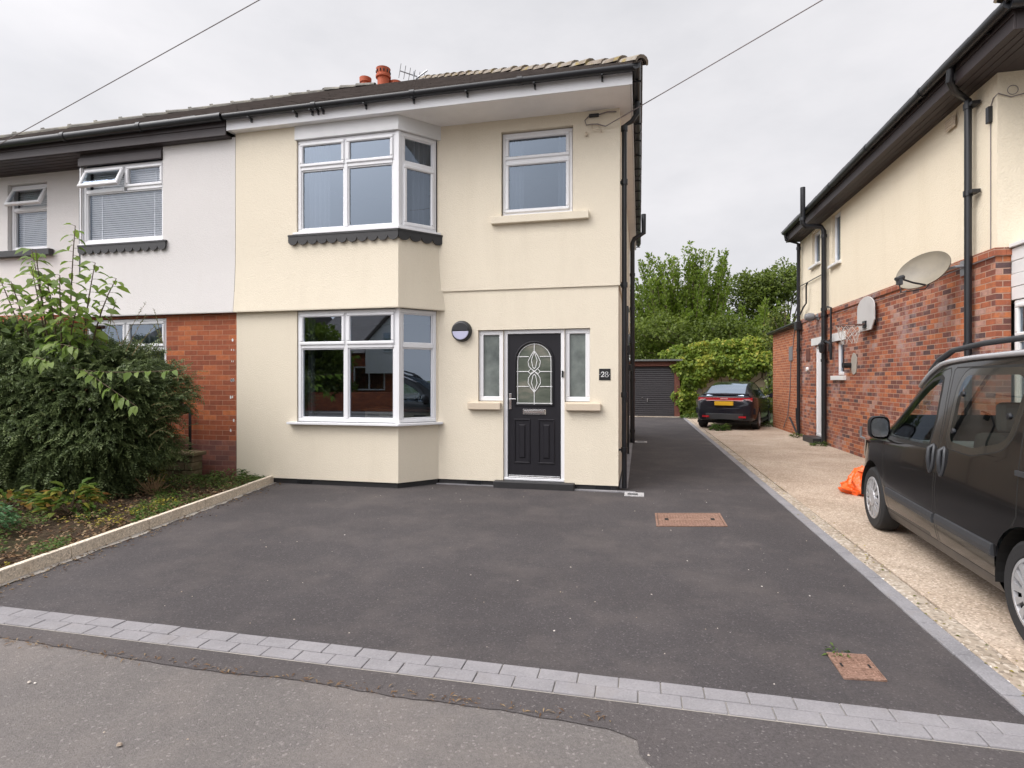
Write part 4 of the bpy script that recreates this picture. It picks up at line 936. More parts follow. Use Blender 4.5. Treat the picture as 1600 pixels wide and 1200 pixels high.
# ---- things on that wall
def cable_tube(name,pts,r,parent=None): m=MB(); m.tube(pts,r,6); return m.build(name,'cable',parent)
T=thing('wall_cable','thin cable with a small black joint box running down beside the near downpipe','cable',(4.2,8.0,4))
m=MB(); m.box(RX-.03,RX+.02,7.99,8.05,4.66,4.86); m.build('joint_box','black_plastic',T,bevel=.006)
cable_tube('wire',[(RX+.012,8.02,4.66),(RX+.012,8.02,3.1)],.006,T); cable_tube('wire',[(RX+.012,8.02,4.86),(RX+.01,7.96,4.94),(RX+.02,7.888,4.96),(RX+.15,7.88,4.90),(RX+.3,7.88,4.93),(RX+.6,7.88,4.98)],.006,T)
cable_tube('wire',[(RX+.17+.055*math.cos(a),7.885,4.985+.055*math.sin(a)) for a in np.linspace(0,2*PI,17)],.004,T)
cable_tube('wire',[(RX-.035,7.866,2.99),(RX-.036,8.3,2.985),(RX-.036,9.0,2.97),(RX-.03,10.4,2.93),(RX-.03,11.5,2.94),(RX-.03,13.5,2.96)],.007,T)
# satellite dish
T=thing('satellite_dish','stained grey satellite dish on a bracket at the top of the right brick wall','satellite dish',(RX,8.75,3.0))
n_=Vector((-.70,-.62,.34)).normalized(); c0=Vector((3.78,8.70,2.99)); ux=Vector((0,0,1)).cross(n_).normalized(); uy=n_.cross(ux); an=rad(22); ex=ux*math.cos(an)+uy*math.sin(an); ey=-ux*math.sin(an)+uy*math.cos(an)
m=MB(); vs=[];R_=8;Kk=40
for side,dz in ((0,0),(1,-.012)):
    for i in range(R_+1):
        t=i/R_
        for k in range(Kk):
            a=2*PI*k/Kk; vs.append(c0+ex*(.335*t*math.cos(a))+ey*(.25*t*math.sin(a))+n_*(.075*t*t+dz-.05+(.008 if (i==R_ and side==0) else 0)))
off=(R_+1)*Kk; fs=[]
for s in (0,off):
    for i in range(R_):
        for k in range(Kk): q=(s+i*Kk+k,s+i*Kk+(k+1)%Kk,s+(i+1)*Kk+(k+1)%Kk,s+(i+1)*Kk+k); fs.append(q if s==0 else q[::-1])
for k in range(Kk): a,b_=R_*Kk+k,R_*Kk+(k+1)%Kk; fs.append((a,b_,b_+off,a+off))
m.add(vs,fs); m.build('reflector','dish',T,smooth=True,auto=50,recalc=False)
foot=c0-ey*.24+n_*.02-ex*.02; tip=c0-ey*.10+n_*.36-ex*.27
tip=foot+(n_*.30-ex*.17+ey*.06)
m=MB(); m.tube([foot,foot.lerp(tip,.5)-Vector((0,0,.012)),tip],.013,8); m.build('feed_arm','black_plastic',T)
m=MB(); dd=(c0-tip).normalized(); m.tube([tip+dd*.06,tip+dd*.02,tip-dd*.02,tip-dd*.06],[.034,.034,.026,.026],12); m.box(tip.x-.03,tip.x+.03,tip.y-.03,tip.y+.03,tip.z-.09,tip.z-.01); m.build('receiver_head','dark_plastic',T)
m=MB(); m.tube([tip-Vector((0,0,.09)),tip-Vector((0,0,.20))+ex*.02,tip-Vector((0,0,.22))+ex*.08,foot-Vector((0,0,.05)),foot+ex*.05],.008,6); m.build('wire','black_plastic',T)
m=MB(); bk=c0-n_*.07; m.tube([bk,bk-n_*.08,Vector((RX-.12,8.52,3.0)),Vector((RX-.02,8.50,3.0))],.022,8); m.box(RX-.035,RX-.029,8.42,8.60,2.88,3.08); m.tube([bk-uy*.07,bk-n_*.09-uy*.05],.05,8); m.build('bracket','steel',T)
# basketball hoop
T=thing('basketball_hoop','grey rounded basketball backboard with a bent ring and torn net on brick wall','basketball hoop',(RX,11.6,2.7))
m=MB(); pts=[(-.40,-.14),(-.26,-.31),(.26,-.31),(.40,-.14),(.40,.10)]+[(.40*math.cos(a)*1.0,.10+.22*math.sin(a)) for a in np.linspace(0,PI,15)[1:-1]]+[(-.40,.10)]
m.prism([(RX-.08,11.62+u,2.73+z) for u,z in pts],(-.022,0,0)); m.build('backboard','board_grey',T,bevel=.004)
m=MB(); m.box(RX-.08,RX,11.4,11.46,2.5,2.9); m.box(RX-.08,RX,11.8,11.86,2.5,2.9); m.box(RX-.13,RX-.102,11.55,11.69,2.47,2.60); m.build('bracket','black_plastic',T)
m=MB(); cxr=RX-.13-.24; ringp=[Vector((cxr+.22*math.cos(a),11.62+.22*math.sin(a),2.525+.03*(cxr+.22*math.cos(a)-RX+.13)*-.0)) for a in np.linspace(0,2*PI,25)[:-1]]; m.tube(ringp,.010,6,closed=True); m.tube([(RX-.12,11.56,2.55),(cxr+.15,11.48,2.527)],.008,6); m.tube([(RX-.12,11.68,2.55),(cxr+.15,11.76,2.527)],.008,6); m.build('ring','hoop_red',T)
m=MB()
for k in range(12):
    a0=2*PI*k/12
    for s in (-1,1):
        pts=[]
        for j in range(5):
            t=j/4; r_=.22-.10*t; a=a0+s*t*1.15; pts.append((cxr+r_*math.cos(a)+random.uniform(-.012,.012),11.62+r_*math.sin(a),2.52-.33*t*(1 if k%5 else .6)))
        m.tube(pts,.004,4,cap=False)
m.build('net','net',T)
T=thing('security_light','small dark round security light high beside the tall soil pipe','lamp',(RX,14.6,3.05))
m=MB(); m.lathe([(.001,-.32),(.07,-.30),(.10,-.22),(.09,-.12),(.04,-.08),(.03,0)],(RX,14.75,3.02),'x',16); m.box(RX-.03,RX,14.68,14.82,2.95,3.1); m.build('lamp_body','lead_grey',T,smooth=True,auto=40)
T=thing('wall_lantern','small black carriage lantern on the brick between side door and small window','lamp',(RX,14.0,2.3))
m=MB(); m.box(RX-.02,RX,13.90,13.98,2.15,2.42); m.tube([(RX,13.94,2.36),(RX-.12,13.94,2.42),(RX-.17,13.94,2.38)],.01,6); m.lathe([(.001,.12),(.07,.06),(.075,.05),(.05,-.12),(.03,-.14),(.001,-.15)],(RX-.17,13.94,2.26),n=6); m.build('lantern_body','lamp_black',T)
T=thing('door_push','small white round push button on the brick beyond the side door','button',(RX,15.7,1.75))
m=MB(); m.lathe([(.001,-.05),(.05,-.045),(.06,-.02),(.06,0)],(RX,15.62,1.78),'x',14); m.build('button','white_paint',T,smooth=True,auto=40)
m=MB(); m.box(RX-.015,RX,15.42,15.75,2.0,2.3); m.build('old_plate','rust_wood',T)
T=thing('meter_panel','small grey utility panel with hanging wire on the single-storey brick extension','panel',(RX,17.2,2.2))
m=MB(); m.box(RX-.03,RX-.004,17.05,17.4,2.05,2.45); m.build('panel','lead_grey',T,bevel=.004); cable_tube('wire',[(RX-.02,17.2,2.05),(RX-.02,17.3,1.2),(RX-.03,17.5,.5),(RX-.05,17.9,.1)],.012,T); cable_tube('wire',[(RX-.02,16.8,2.9),(RX-.02,17.0,2.4)],.01,T)

# ================================================================ GARAGES AT THE END
G=thing('garage','dark slatted garage with reddish brown frame at the end of the black driveway','garage',(0,26,0))
m=MB(); m.box(-1.6,1.58,23.72,29,-.05,2.18); m.build('wall','brick_plum',G)
m=MB(); m.box(1.385,1.60,23.58,23.72,-.05,2.13); m.box(-1.6,1.60,23.57,23.72,2.07,2.27); m.box(-1.6,-1.1,23.58,23.72,-.05,2.07); m.build('door_frame','rust_wood',G,bevel=.006)
m=MB(); m.box(-1.75,1.72,23.42,29.2,2.275,2.345); m.build('roof','felt_roof',G,bevel=.006)
m=MB(); m.box(-1.1,1.38,23.70,23.715,.0,2.07)
k=0; z=.03
while z<2.05: m.prism([(-1.1,23.70,z),(-1.1,23.662,z+.012),(-1.1,23.675,z+.075),(-1.1,23.70,z+.082)],(2.48,0,0)); z+=.085
o=m.build('garage_door','garage_black',G)
m=MB(); m.box(.30,.345,23.62,23.66,.62,.74); m.box(.10,.125,23.63,23.66,.75,.80); m.build('handle','chrome',o)
m=MB(); m.box(-1.3,1.62,23.38,23.60,-.03,.03); m.build('threshold','haunch',G,bevel=.006)
G2=thing('garage','cream slatted garage half buried under ivy behind the dark hatchback','garage',(3.7,27,0))
m=MB(); m.box(2.30,5.05,24.3,29,-.05,1.95); m.build('wall','cream_panel',G2)
m=MB(); z=.02
while z<1.9: m.box(2.55,4.93,24.24,24.295,z,z+.28); z+=.30
m.build('garage_door','cream_panel',G2,bevel=.02)
m=MB(); m.box(2.22,2.50,24.16,24.30,-.05,1.9); m.box(4.95,5.03,24.15,24.3,-.05,1.95); m.build('post','conc_post',G2,bevel=.01)
m=MB(); m.box(5.03,5.12,24.12,24.28,-.05,2.0); m.build('post','black_plastic',G2,bevel=.01)
m=MB(); m.box(2.1,5.3,24.05,29,1.96,2.06); m.build('roof','felt_roof',G2,bevel=.01)
# ================================================================ CARS
def interp(xs,ys,x): return float(np.interp(x,xs,ys))
def smoothint(xs,ys):
    """monotone-ish cubic through the stations"""
    xs=np.array(xs,float); ys=np.array(ys,float); d=np.diff(ys)/np.diff(xs); mm=np.zeros_like(ys); mm[0]=d[0]; mm[-1]=d[-1]
    for i in range(1,len(xs)-1): mm[i]=0 if d[i-1]*d[i]<=0 else 2*d[i-1]*d[i]/(d[i-1]+d[i])
    def f(x):
        x=min(max(x,xs[0]),xs[-1]); i=min(int(np.searchsorted(xs,x,'right'))-1,len(xs)-2); h=xs[i+1]-xs[i]; t=(x-xs[i])/h
        return (2*t**3-3*t*t+1)*ys[i]+(t**3-2*t*t+t)*h*mm[i]+(-2*t**3+3*t*t)*ys[i+1]+(t**3-t*t)*h*mm[i+1]
    return f
def carbody(sec,s0,s1,ds=.05,ek=.90):
    """sec(s)-> (zb, zbelt, zt, wb, wm, wbelt, wt); x across, y along. Returns bmesh of the whole closed shell"""
    bm=bmesh.new(); rows=[]; ss=list(np.arange(s0,s1-1e-6,ds))+[s1]
    for s in ss:
        zb,zl,zt,wb,wm,wl,wt=sec(s)
        cp=[(0,zb),(wb*.9,zb),(wb,zb+.02),(wb+(wm-wb)*.75,zb+.22*(zl-zb)),(wm,zb+.58*(zl-zb)),(wl+(wm-wl)*.35,zl-.06*(zl-zb)),(wl,zl),(wl+(wt-wl)*.5,zl+.52*(zt-zl)),(wt,zl+ek*(zt-zl)),(wt-.05,zl+(ek+.5*(1-ek)+.02)*(zt-zl)),(wt*.55,zt),(0,zt+.008)]
        P=[]
        for i in range(len(cp)-1):
            a,b=cp[i],cp[i+1]; p0=cp[max(i-1,0)]; p3=cp[min(i+2,len(cp)-1)]; k=4 if i in (2,3,4,6,7) else 2
            for j in range(k):
                t=j/k; h=lambda q0,q1,q2,q3:.5*((2*q1)+(-q0+q2)*t+(2*q0-5*q1+4*q2-q3)*t*t+(-q0+3*q1-3*q2+q3)*t**3)*1.0
                lin=lambda q1,q2:q1+(q2-q1)*t; w=.7
                P.append((w*h(p0[0],a[0],b[0],p3[0])+(1-w)*lin(a[0],b[0]),w*h(p0[1],a[1],b[1],p3[1])+(1-w)*lin(a[1],b[1])))
        P.append(cp[-1]); row=[bm.verts.new((x,s,z)) for x,z in P]+[bm.verts.new((-x,s,z)) for x,z in reversed(P[1:-1])]; rows.append(row)
    n=len(rows[0])
    for a,b in zip(rows,rows[1:]):
        for j in range(n): bm.faces.new((a[j],a[(j+1)%n],b[(j+1)%n],b[j]))
    for r in (rows[0],rows[-1]):
        c=sum((v.co for v in r),Vector())/n; cv=bm.verts.new(c)
        for j in range(n): bm.faces.new((r[j],r[(j+1)%n],cv))
    bmesh.ops.recalc_face_normals(bm,faces=bm.faces); return bm
def offs(poly,d):
    P=[Vector(p) for p in poly]; n=len(P); A=sum(P[i].x*P[(i+1)%n].y-P[(i+1)%n].x*P[i].y for i in range(n)); sg=1 if A>0 else -1; out=[]
    for i in range(n):
        e0=(P[i]-P[i-1]).normalized(); e1=(P[(i+1)%n]-P[i]).normalized(); n0=Vector((e0.y,-e0.x))*sg; n1=Vector((e1.y,-e1.x))*sg
        b=(n0+n1); b.normalize(); c=max(.4,b.dot(n0)); out.append(tuple(P[i]+b*(d/c)))
    return out
def rnd_poly(P,r,k=4):
    out=[]; n=len(P); P=[Vector(p) for p in P]
    for i in range(n):
        a,b,c=P[i-1],P[i],P[(i+1)%n]; q=min(r,.45*(a-b).length,.45*(c-b).length); p0=b+(a-b).normalized()*q; p1=b+(c-b).normalized()*q
        for j in range(k+1): t=j/k; out.append(tuple((1-t)**2*p0+2*t*(1-t)*b+t*t*p1))
    return out
def inpoly(p,poly):
    x,y=p; c=False; n=len(poly)
    for i in range(n):
        (x1,y1),(x2,y2)=poly[i],poly[i-1]
        if (y1>y)!=(y2>y) and x<(x2-x1)*(y-y1)/(y2-y1)+x1: c=not c
    return c
def cutfaces(bm,poly,ax,filt):
    """cut the outline (in the plane of axes ax) into the shell and return the faces inside"""
    lo=[min(p[i] for p in poly)-.02 for i in (0,1)]; hi=[max(p[i] for p in poly)+.02 for i in (0,1)]
    third=({0,1,2}-set(ax)).pop()
    def near():
        out=[]
        for f in bm.faces:
            if not filt(f): continue
            c=[v.co for v in f.verts]
            if max(q[ax[0]] for q in c)<lo[0] or min(q[ax[0]] for q in c)>hi[0] or max(q[ax[1]] for q in c)<lo[1] or min(q[ax[1]] for q in c)>hi[1]: continue
            out.append(f)
        return out
    n=len(poly)
    for i in range(n):
        a,b=poly[i],poly[(i+1)%n]; co=[0,0,0]; co[ax[0]],co[ax[1]]=a; no=[0,0,0]; no[ax[0]],no[ax[1]]=(b[1]-a[1]),-(b[0]-a[0])
        # only faces the edge's own span touches
        fs=near(); l2=[min(a[k],b[k])-.012 for k in (0,1)]; h2=[max(a[k],b[k])+.012 for k in (0,1)]
        fs=[f for f in fs if not (max(v.co[ax[0]] for v in f.verts)<l2[0] or min(v.co[ax[0]] for v in f.verts)>h2[0] or max(v.co[ax[1]] for v in f.verts)<l2[1] or min(v.co[ax[1]] for v in f.verts)>h2[1])]
        g=set(fs); ge={e for f in fs for e in f.edges}; gv={v for f in fs for v in f.verts}
        if fs: bmesh.ops.bisect_plane(bm,geom=list(gv)+list(ge)+list(g),dist=1e-5,plane_co=co,plane_no=no)
    out=[]
    for f in near():
        c=f.calc_center_median()
        if inpoly((c[ax[0]],c[ax[1]]),poly): out.append(f)
    return out
class Skin:
    def __init__(s,bm,sec):
        from mathutils.bvhtree import BVHTree
        s.me=bpy.data.meshes.new('skin'); bm.normal_update(); bm.to_mesh(s.me); s.bvh=BVHTree.FromBMesh(bm)
        s.vn=[v.normal.copy() for v in s.me.vertices]
    def normal(s,p):
        from mathutils.interpolate import poly_3d_calc
        q,n,i,_=s.bvh.find_nearest(p)
        if i is None: return Vector((0,0,1))
        vs=s.me.polygons[i].vertices; w=poly_3d_calc([s.me.vertices[k].co for k in vs],q); r=Vector()
        for k,a in zip(vs,w): r+=s.vn[k]*a
        return r.normalized()
    def x(s,sd,y,z):
        q=s.bvh.ray_cast(Vector((sd*3,y,z)),Vector((-sd,0,0)))[0]; return abs(q.x) if q else .8
    def dress(s,me):
        me.normals_split_custom_set_from_vertices([s.normal(v.co) for v in me.vertices])
SK=None
def takeout(bm,faces,name,mats,parent,thick=0,smooth=True,push=0):
    """move the faces into an object of their own"""
    fs=[f for f in faces if f.is_valid]; vm={}; vs=[];fl=[]; off=worldloc(parent) if False else Vector((0,0,0))
    for f in fs:
        idx=[]
        for v in f.verts:
            if v not in vm: vm[v]=len(vs); vs.append(tuple(v.co+v.normal*push))
            idx.append(vm[v])
        fl.append(idx)
    bmesh.ops.delete(bm,geom=fs,context='FACES')
    me=bpy.data.meshes.new(name); me.from_pydata(vs,[],fl)
    for q in (mats if isinstance(mats,list) else [mats]): me.materials.append(M[q])
    if smooth: me.polygons.foreach_set('use_smooth',[True]*len(me.polygons))
    boxuv(me,Vector((0,0,0))); o=bpy.data.objects.new(name,me); COL.objects.link(o); o.parent=parent
    if thick: q=o.modifiers.new('thickness','SOLIDIFY'); q.thickness=thick; q.offset=-1; q.material_offset=1
    return o
def sideF(s): return lambda f:(f.calc_center_median().x*s>.25)
def topF(f): return f.normal.z>.12
def loc(mb,name,mat,parent,**k):
    """build in the car's own coordinates"""
    me=None; o=mb.build(name,mat,None,**k); o.parent=parent; return o
def wheel(parent,x,y,r,wid,side,style,steer=0):
    fr=None; t=MB(); h=wid/2
    prof=[(r*.66,-h*.9),(r*.70,-h),(r*.90,-h*1.02),(r*.975,-h*.84),(r,-h*.6),(r,h*.6),(r*.975,h*.84),(r*.90,h*1.02),(r*.70,h),(r*.66,h*.9)]
    t.lathe([(a,b) for a,b in prof],(0,0,0),'x',40)
    for k in range(3):
        pass
    o=loc(t,'wheel','rubber',parent,smooth=True,auto=32); o.location=(x,y,r); o.rotation_euler=(0,0,steer)
    d=MB(); sx=side
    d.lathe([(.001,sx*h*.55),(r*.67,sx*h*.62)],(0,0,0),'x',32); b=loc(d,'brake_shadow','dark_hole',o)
    c=MB()
    def P(a,rr,w): return (sx*w,rr*math.cos(a),rr*math.sin(a))
    if style=='cover':
        n=14; w1=h*.98
        c.lathe([(r*.68,sx*h*.86),(r*.665,sx*h*1.0),(r*.60,sx*h*1.03),(r*.585,sx*h*.80)],n=40,axis='x')
        c.lathe([(r*.30,sx*h*.84),(r*.27,sx*h*1.10),(r*.14,sx*h*1.14),(r*.13,sx*h*1.10),(.001,sx*h*1.11)],n=28,axis='x')
        for k in range(n):
            a=2*PI*k/n; da=PI/n
            for q0,q1,f0,f1 in ((.24,.62,.50,.56),):
                i0,i1=a-da*f0,a+da*f0; o0,o1=a-da*f1,a+da*f1
                c.add([P(i0,r*q0,h*1.06),P(i1,r*q0,h*1.06),P(o1,r*q1,h*1.0),P(o0,r*q1,h*1.0),P(i0,r*q0,h*.7),P(i1,r*q0,h*.7),P(o1,r*q1,h*.7),P(o0,r*q1,h*.7)],[(0,1,2,3),(1,5,6,2),(3,7,4,0),(0,4,5,1),(2,6,7,3)])
    else:
        c.lathe([(r*.68,sx*h*.86),(r*.665,sx*h*1.0),(r*.61,sx*h*1.0),(r*.60,sx*h*.7)],n=36,axis='x'); c.lathe([(r*.17,sx*h*.7),(r*.15,sx*h*.95),(.001,sx*h*.97)],n=20,axis='x')
        for k in range(5):
            a=2*PI*k/5
            for s_ in (-.13,.13): c.add([P(a+s_*.4,r*.12,h*.92),P(a+s_*.4+.16,r*.12,h*.92),P(a+s_+.07,r*.63,h*.96),P(a+s_-.05,r*.63,h*.96),P(a+s_*.4,r*.12,h*.6),P(a+s_*.4+.16,r*.12,h*.6),P(a+s_+.07,r*.63,h*.6),P(a+s_-.05,r*.63,h*.6)],[(0,1,2,3),(1,5,6,2),(3,7,4,0)])
    loc(c,'hubcap','hubcap',o,smooth=False); return o
def circ(cy,cz,r,a0,a1,n): return [(cy+r*math.cos(a),cz+r*math.sin(a)) for a in np.linspace(a0,a1,n)]
def strip(bm_sec_unused,pts,wd,mb):
    pass
# ---------------------------------------------------------------- the van: small passenger van seen from its left rear
th=rad(4.4); VX,VY=3.033,4.912
V=thing('parked_van','dark grey small passenger van with roof rails and silver wheel covers on the concrete drive','van',(VX,VY,0),-th)
f_zt=smoothint([-1.93,-1.90,-1.80,-1.2,-.4,.15,.45,.8,1.15,1.28,1.6,1.85,1.97,2.03],[1.45,1.60,1.67,1.70,1.695,1.675,1.60,1.42,1.16,1.06,.985,.89,.74,.58])
f_zl=smoothint([-1.93,-1.2,0,.8,1.15,1.28,1.6,1.85,2.03],[1.02,1.04,.985,.94,.925,.91,.86,.74,.50])
f_wm=smoothint([-1.93,-1.85,-1.5,-.5,.8,1.4,1.75,1.93,2.03],[.77,.82,.85,.858,.858,.845,.78,.66,.50])
f_wt=smoothint([-1.93,-1.8,-.5,.2,.8,1.15,1.3,1.8,2.03],[.60,.64,.66,.645,.62,.62,.66,.58,.36])
f_zb=smoothint([-1.93,-1.7,-1.4,1.4,1.8,2.03],[.36,.28,.20,.19,.22,.27])
def vsec(s):
    wm=f_wm(s); zl=f_zl(s); zt=max(f_zt(s),zl+.05); return (f_zb(s),zl,zt,wm-.065,wm,wm-.03,min(f_wt(s),wm-.05))
bm=carbody(vsec,-1.93,2.03,.06,.945); SK=Skin(bm,vsec)
FW=rnd_poly([(.02,1.0),(.03,1.26),(.12,1.515),(.33,1.49),(.56,1.40),(.78,1.235),(.95,1.02),(.93,.985),(.05,.985)],.03,2)
FW=[(.03,.995),(.035,1.2),(.09,1.40),(.13,1.495),(.17,1.512),(.33,1.485),(.50,1.415),(.68,1.31),(.84,1.17),(.93,1.05),(.945,1.005),(.93,.975)]
RW=rnd_poly([(-.26,1.11),(-.21,1.46),(-.26,1.535),(-.92,1.535),(-1.00,1.47),(-.99,1.18),(-.93,1.115),(-.62,1.045),(-.30,1.055)],.05,3)
QW=rnd_poly([(-1.20,1.10),(-1.18,1.53),(-1.66,1.53),(-1.72,1.2),(-1.66,1.10)],.06,3)
FD=[(-.13,.28),(-.125,.70),(-.135,1.0),(-.09,1.25),(.01,1.56),(.05,1.60),(.30,1.565),(.56,1.455),(.80,1.28),(.97,1.08),(1.0,.98),(.97,.72),(.90,.46),(.84,.28)]
RD=[(-.155,.28),(-.15,.70),(-.16,1.0),(-.115,1.25),(-.02,1.575),(-.05,1.60),(-1.02,1.60),(-1.09,1.3),(-1.165,1.0),(-1.175,.72),(-1.10,.60),(-.98,.45),(-.93,.28)]
WF,WR,rw=1.295,-1.29,.312
pan=[]; parts=[]
for sd in (1,-1):
    for nm,D_,W_ in (('front',FD,FW),('rear',RD,RW)):
        gf=cutfaces(bm,offs(D_,.0),(1,2),sideF(sd)); 
        inner=cutfaces(bm,offs(D_,-.010),(1,2),sideF(sd)); s_in=set(inner)
        if nm=='rear':
            seam=set(cutfaces(bm,offs(W_,.055),(1,2),sideF(sd))); inn2=set(cutfaces(bm,offs(W_,.048),(1,2),sideF(sd)))
        glassf=cutfaces(bm,W_,(1,2),sideF(sd)); blk=cutfaces(bm,offs(W_,.032 if nm=='front' else .0),(1,2),sideF(sd)) if nm=='front' else []
        glassf=[f for f in bm.faces if f.is_valid and sideF(sd)(f) and inpoly((f.calc_center_median().y,f.calc_center_median().z),W_)]
        gs=set(glassf)
        for f in bm.faces:
            if not sideF(sd)(f): continue
            c=f.calc_center_median(); p=(c.y,c.z)
            ind=inpoly(p,offs(D_,0))
            if not ind: continue
            if not inpoly(p,offs(D_,-.010)): f.material_index=2
            elif nm=='front' and inpoly(p,offs(W_,.032)) and f not in gs: f.material_index=2
            elif nm=='rear' and inpoly(p,offs(W_,.055)) and not inpoly(p,offs(W_,.048)): f.material_index=2
            elif nm=='rear' and inpoly(p,offs(W_,.048)) and f not in gs: f.material_index=1
        doorf=[f for f in bm.faces if sideF(sd)(f) and inpoly((f.calc_center_median().y,f.calc_center_median().z),offs(D_,-.010)) and f not in gs]
        parts.append((sd,nm,doorf,glassf))
    q=cutfaces(bm,QW,(1,2),sideF(sd)); parts.append((sd,'quarter',None,q))
for sd in (1,-1):
    for cy in (WF,WR):
        pl=circ(cy,.31,.375,-.5,PI+.5,22)+[(cy-.33,.05),(cy+.33,.05)]
        fs=cutfaces(bm,circ(cy,.31,.40,-.6,PI+.6,22)+[(cy-.33,.02),(cy+.33,.02)],(1,2),sideF(sd))
        fs=cutfaces(bm,pl,(1,2),sideF(sd)); bmesh.ops.delete(bm,geom=fs,context='FACES')
# windscreen and back window by their outline from above / behind
ws=[f for f in cutfaces(bm,[(-.56,.42),(.56,.42),(.64,1.14),(-.64,1.14)],(0,1),topF)]
sil=cutfaces(bm,[(-.9,-2),(-.9,.9),(.9,.9),(.9,-2)],(0,1),lambda f:False)
gmats=['paint_grey','black_plastic','rubber_trim','silver_roof']
simple('silver_roof',(.50,.50,.52),.25,.03,5,metal=.3,coat=.4)
for f in bm.faces:
    c=f.calc_center_median()
    # upper door line and roof rail gutter read silver against the sky
def pick(nm_faces): return [f for f in nm_faces if f.is_valid]
out=[]
for sd,nm,doorf,gl in parts:
    for f in pick(gl): f.tag=True
for f in bm.faces:
    if f.calc_center_median().z<.305 and f.material_index==0: f.material_index=1
body_glass=[]
for sd,nm,doorf,gl in parts:
    if doorf is None: body_glass.append((sd,gl)); continue
    gl=pick(gl)
    # glass first, then the door panel
    vm=None
    out.append((sd,nm,doorf,gl))
def sill_(fs):
    for f in fs:
        if f.is_valid and f.calc_center_median().z<.305 and f.material_index<2: f.material_index=3
    return fs
def mkdoor(sd,nm,doorf,gl):
    d=takeout(bm,doorf,'door',['paint_grey','dark_plastic','rubber_trim'],V,thick=.02)
    return d
for sd,nm,doorf,gl in out:
    # keep material indices when faces move
    def take(fs,name,mats,parent,thick=0):
        fs=[f for f in fs if f.is_valid]; vm={}; vs=[];fl=[];mi=[]
        for f in fs:
            fl.append([vm.setdefault(v,len(vm)) for v in f.verts]); mi.append(f.material_index)
        vs=[None]*len(vm)
        for v,i in vm.items(): vs[i]=tuple(v.co)
        bmesh.ops.delete(bm,geom=fs,context='FACES')
        me=bpy.data.meshes.new(name); me.from_pydata(vs,[],fl)
        for q in mats: me.materials.append(M[q])
        if len(mats)>1: me.polygons.foreach_set('material_index',[min(x,len(mats)-1) for x in mi])
        me.polygons.foreach_set('use_smooth',[True]*len(fl)); boxuv(me,Vector()); SK.dress(me); o=bpy.data.objects.new(name,me); COL.objects.link(o); o.parent=parent
        return o
    d=take(sill_(doorf),'door',['paint_grey','black_gloss','rubber_trim','black_plastic'],V,.03); take(gl,'pane',['glass_car' if nm=='front' else 'glass_privacy'],d)
    x=sd
    dy=-.055 if nm=='front' else -.235; hz=.90
    def sx(s,z): return None
    h=MB(); xo=SK.x(x,dy,hz)
    h.tube([(x*(xo-.01),dy,hz-.10),(x*(xo+.014),dy,hz-.08),(x*(xo+.020),dy,hz),(x*(xo+.014),dy,hz+.08),(x*(xo-.012),dy,hz+.10)],[.012,.015,.016,.015,.012],10)
    h.lathe([(.001,x*.006),(.034,x*.004),(.042,-x*.006)],(x*(xo-.004),dy,hz),'x',20); 
    e=[(x*(SK.x(x,dy,hz+.105*math.sin(a))+.002),dy+.034*math.cos(a),hz+.105*math.sin(a)) for a in np.linspace(0,2*PI,25)[:-1]]; h.tube(e,.010,6,closed=True)
    loc(h,'handle','dark_plastic',d,smooth=True,auto=50)
    if nm=='front':
        fr_=MB(); P_=offs(FW,.004); fr_.tube([(x*(SK.x(x,a,b_)-.022),a,b_) for a,b_ in P_],.024,6,closed=True); loc(fr_,'window_frame','rubber_trim',d,smooth=True)
    t=MB(); y0,y1=((-.12,.86) if nm=='front' else (-.93,-.165))
    n=8; vs=[]
    for i in range(n+1):
        yy=y0+(y1-y0)*i/n; w_=f_wm(yy)
        zc=.455+.012*(yy) if nm=='front' else .462-.0*yy
        for dx,z in ((-.03,zc-.042),(.010,zc-.036),(.016,zc),(.010,zc+.036),(-.03,zc+.042)): vs.append((x*(w_+dx-.003),yy,z))
    fs=[(i*5+k,i*5+k+1,i*5+k+6,i*5+k+5) for i in range(n) for k in range(4)]+[(0,1,2,3,4),tuple(n*5+k for k in (4,3,2,1,0))]
    t.add(vs,fs); loc(t,'door_trim','dark_plastic',d,bevel=.004)
for sd,gl in body_glass: take(gl,'side_window',['glass_privacy'],V)
take(ws,'windscreen',['glass_car'],V)
me=bpy.data.meshes.new('body'); 
for f in bm.faces: f.smooth=True
bm.to_mesh(me); bm.free()
for q in ('paint_grey','black_plastic','rubber_trim'): me.materials.append(M[q])
boxuv(me,Vector()); SK.dress(me); body=bpy.data.objects.new('body',me); COL.objects.link(body); body.parent=V
for nm_,cy,st in (('f',WF,0),('r',WR,0)):
    for sd in (1,-1): wheel(V,sd*.745,cy,rw,.185,sd,'cover',0)
m=MB()
for sd in (1,-1):
    for cy in (WF,WR):   # wheel arch liners and lips
        vs=[]; n=20
        for i in range(n+1):
            a=-.12+(PI+.24)*i/n
            for xx in (.835,.45): vs.append((sd*xx,cy+.372*math.cos(a),.31+.372*math.sin(a)))
        m.add(vs,[(i*2,i*2+1,i*2+3,i*2+2) for i in range(n)]); m.poly([(sd*.45,cy+.37*math.cos(a),.31+.37*math.sin(a)) for a in np.linspace(0,2*PI,21)[:-1]])
m.split('wheel_arch','rubber_trim',V,how=loc,recalc=False)
m=MB(); m.box(-.62,.62,-1.7,1.7,.24,.30); m.box(-.74,.74,-.95,.9,.26,.32); loc(m,'floor_pan','rubber_trim',V)
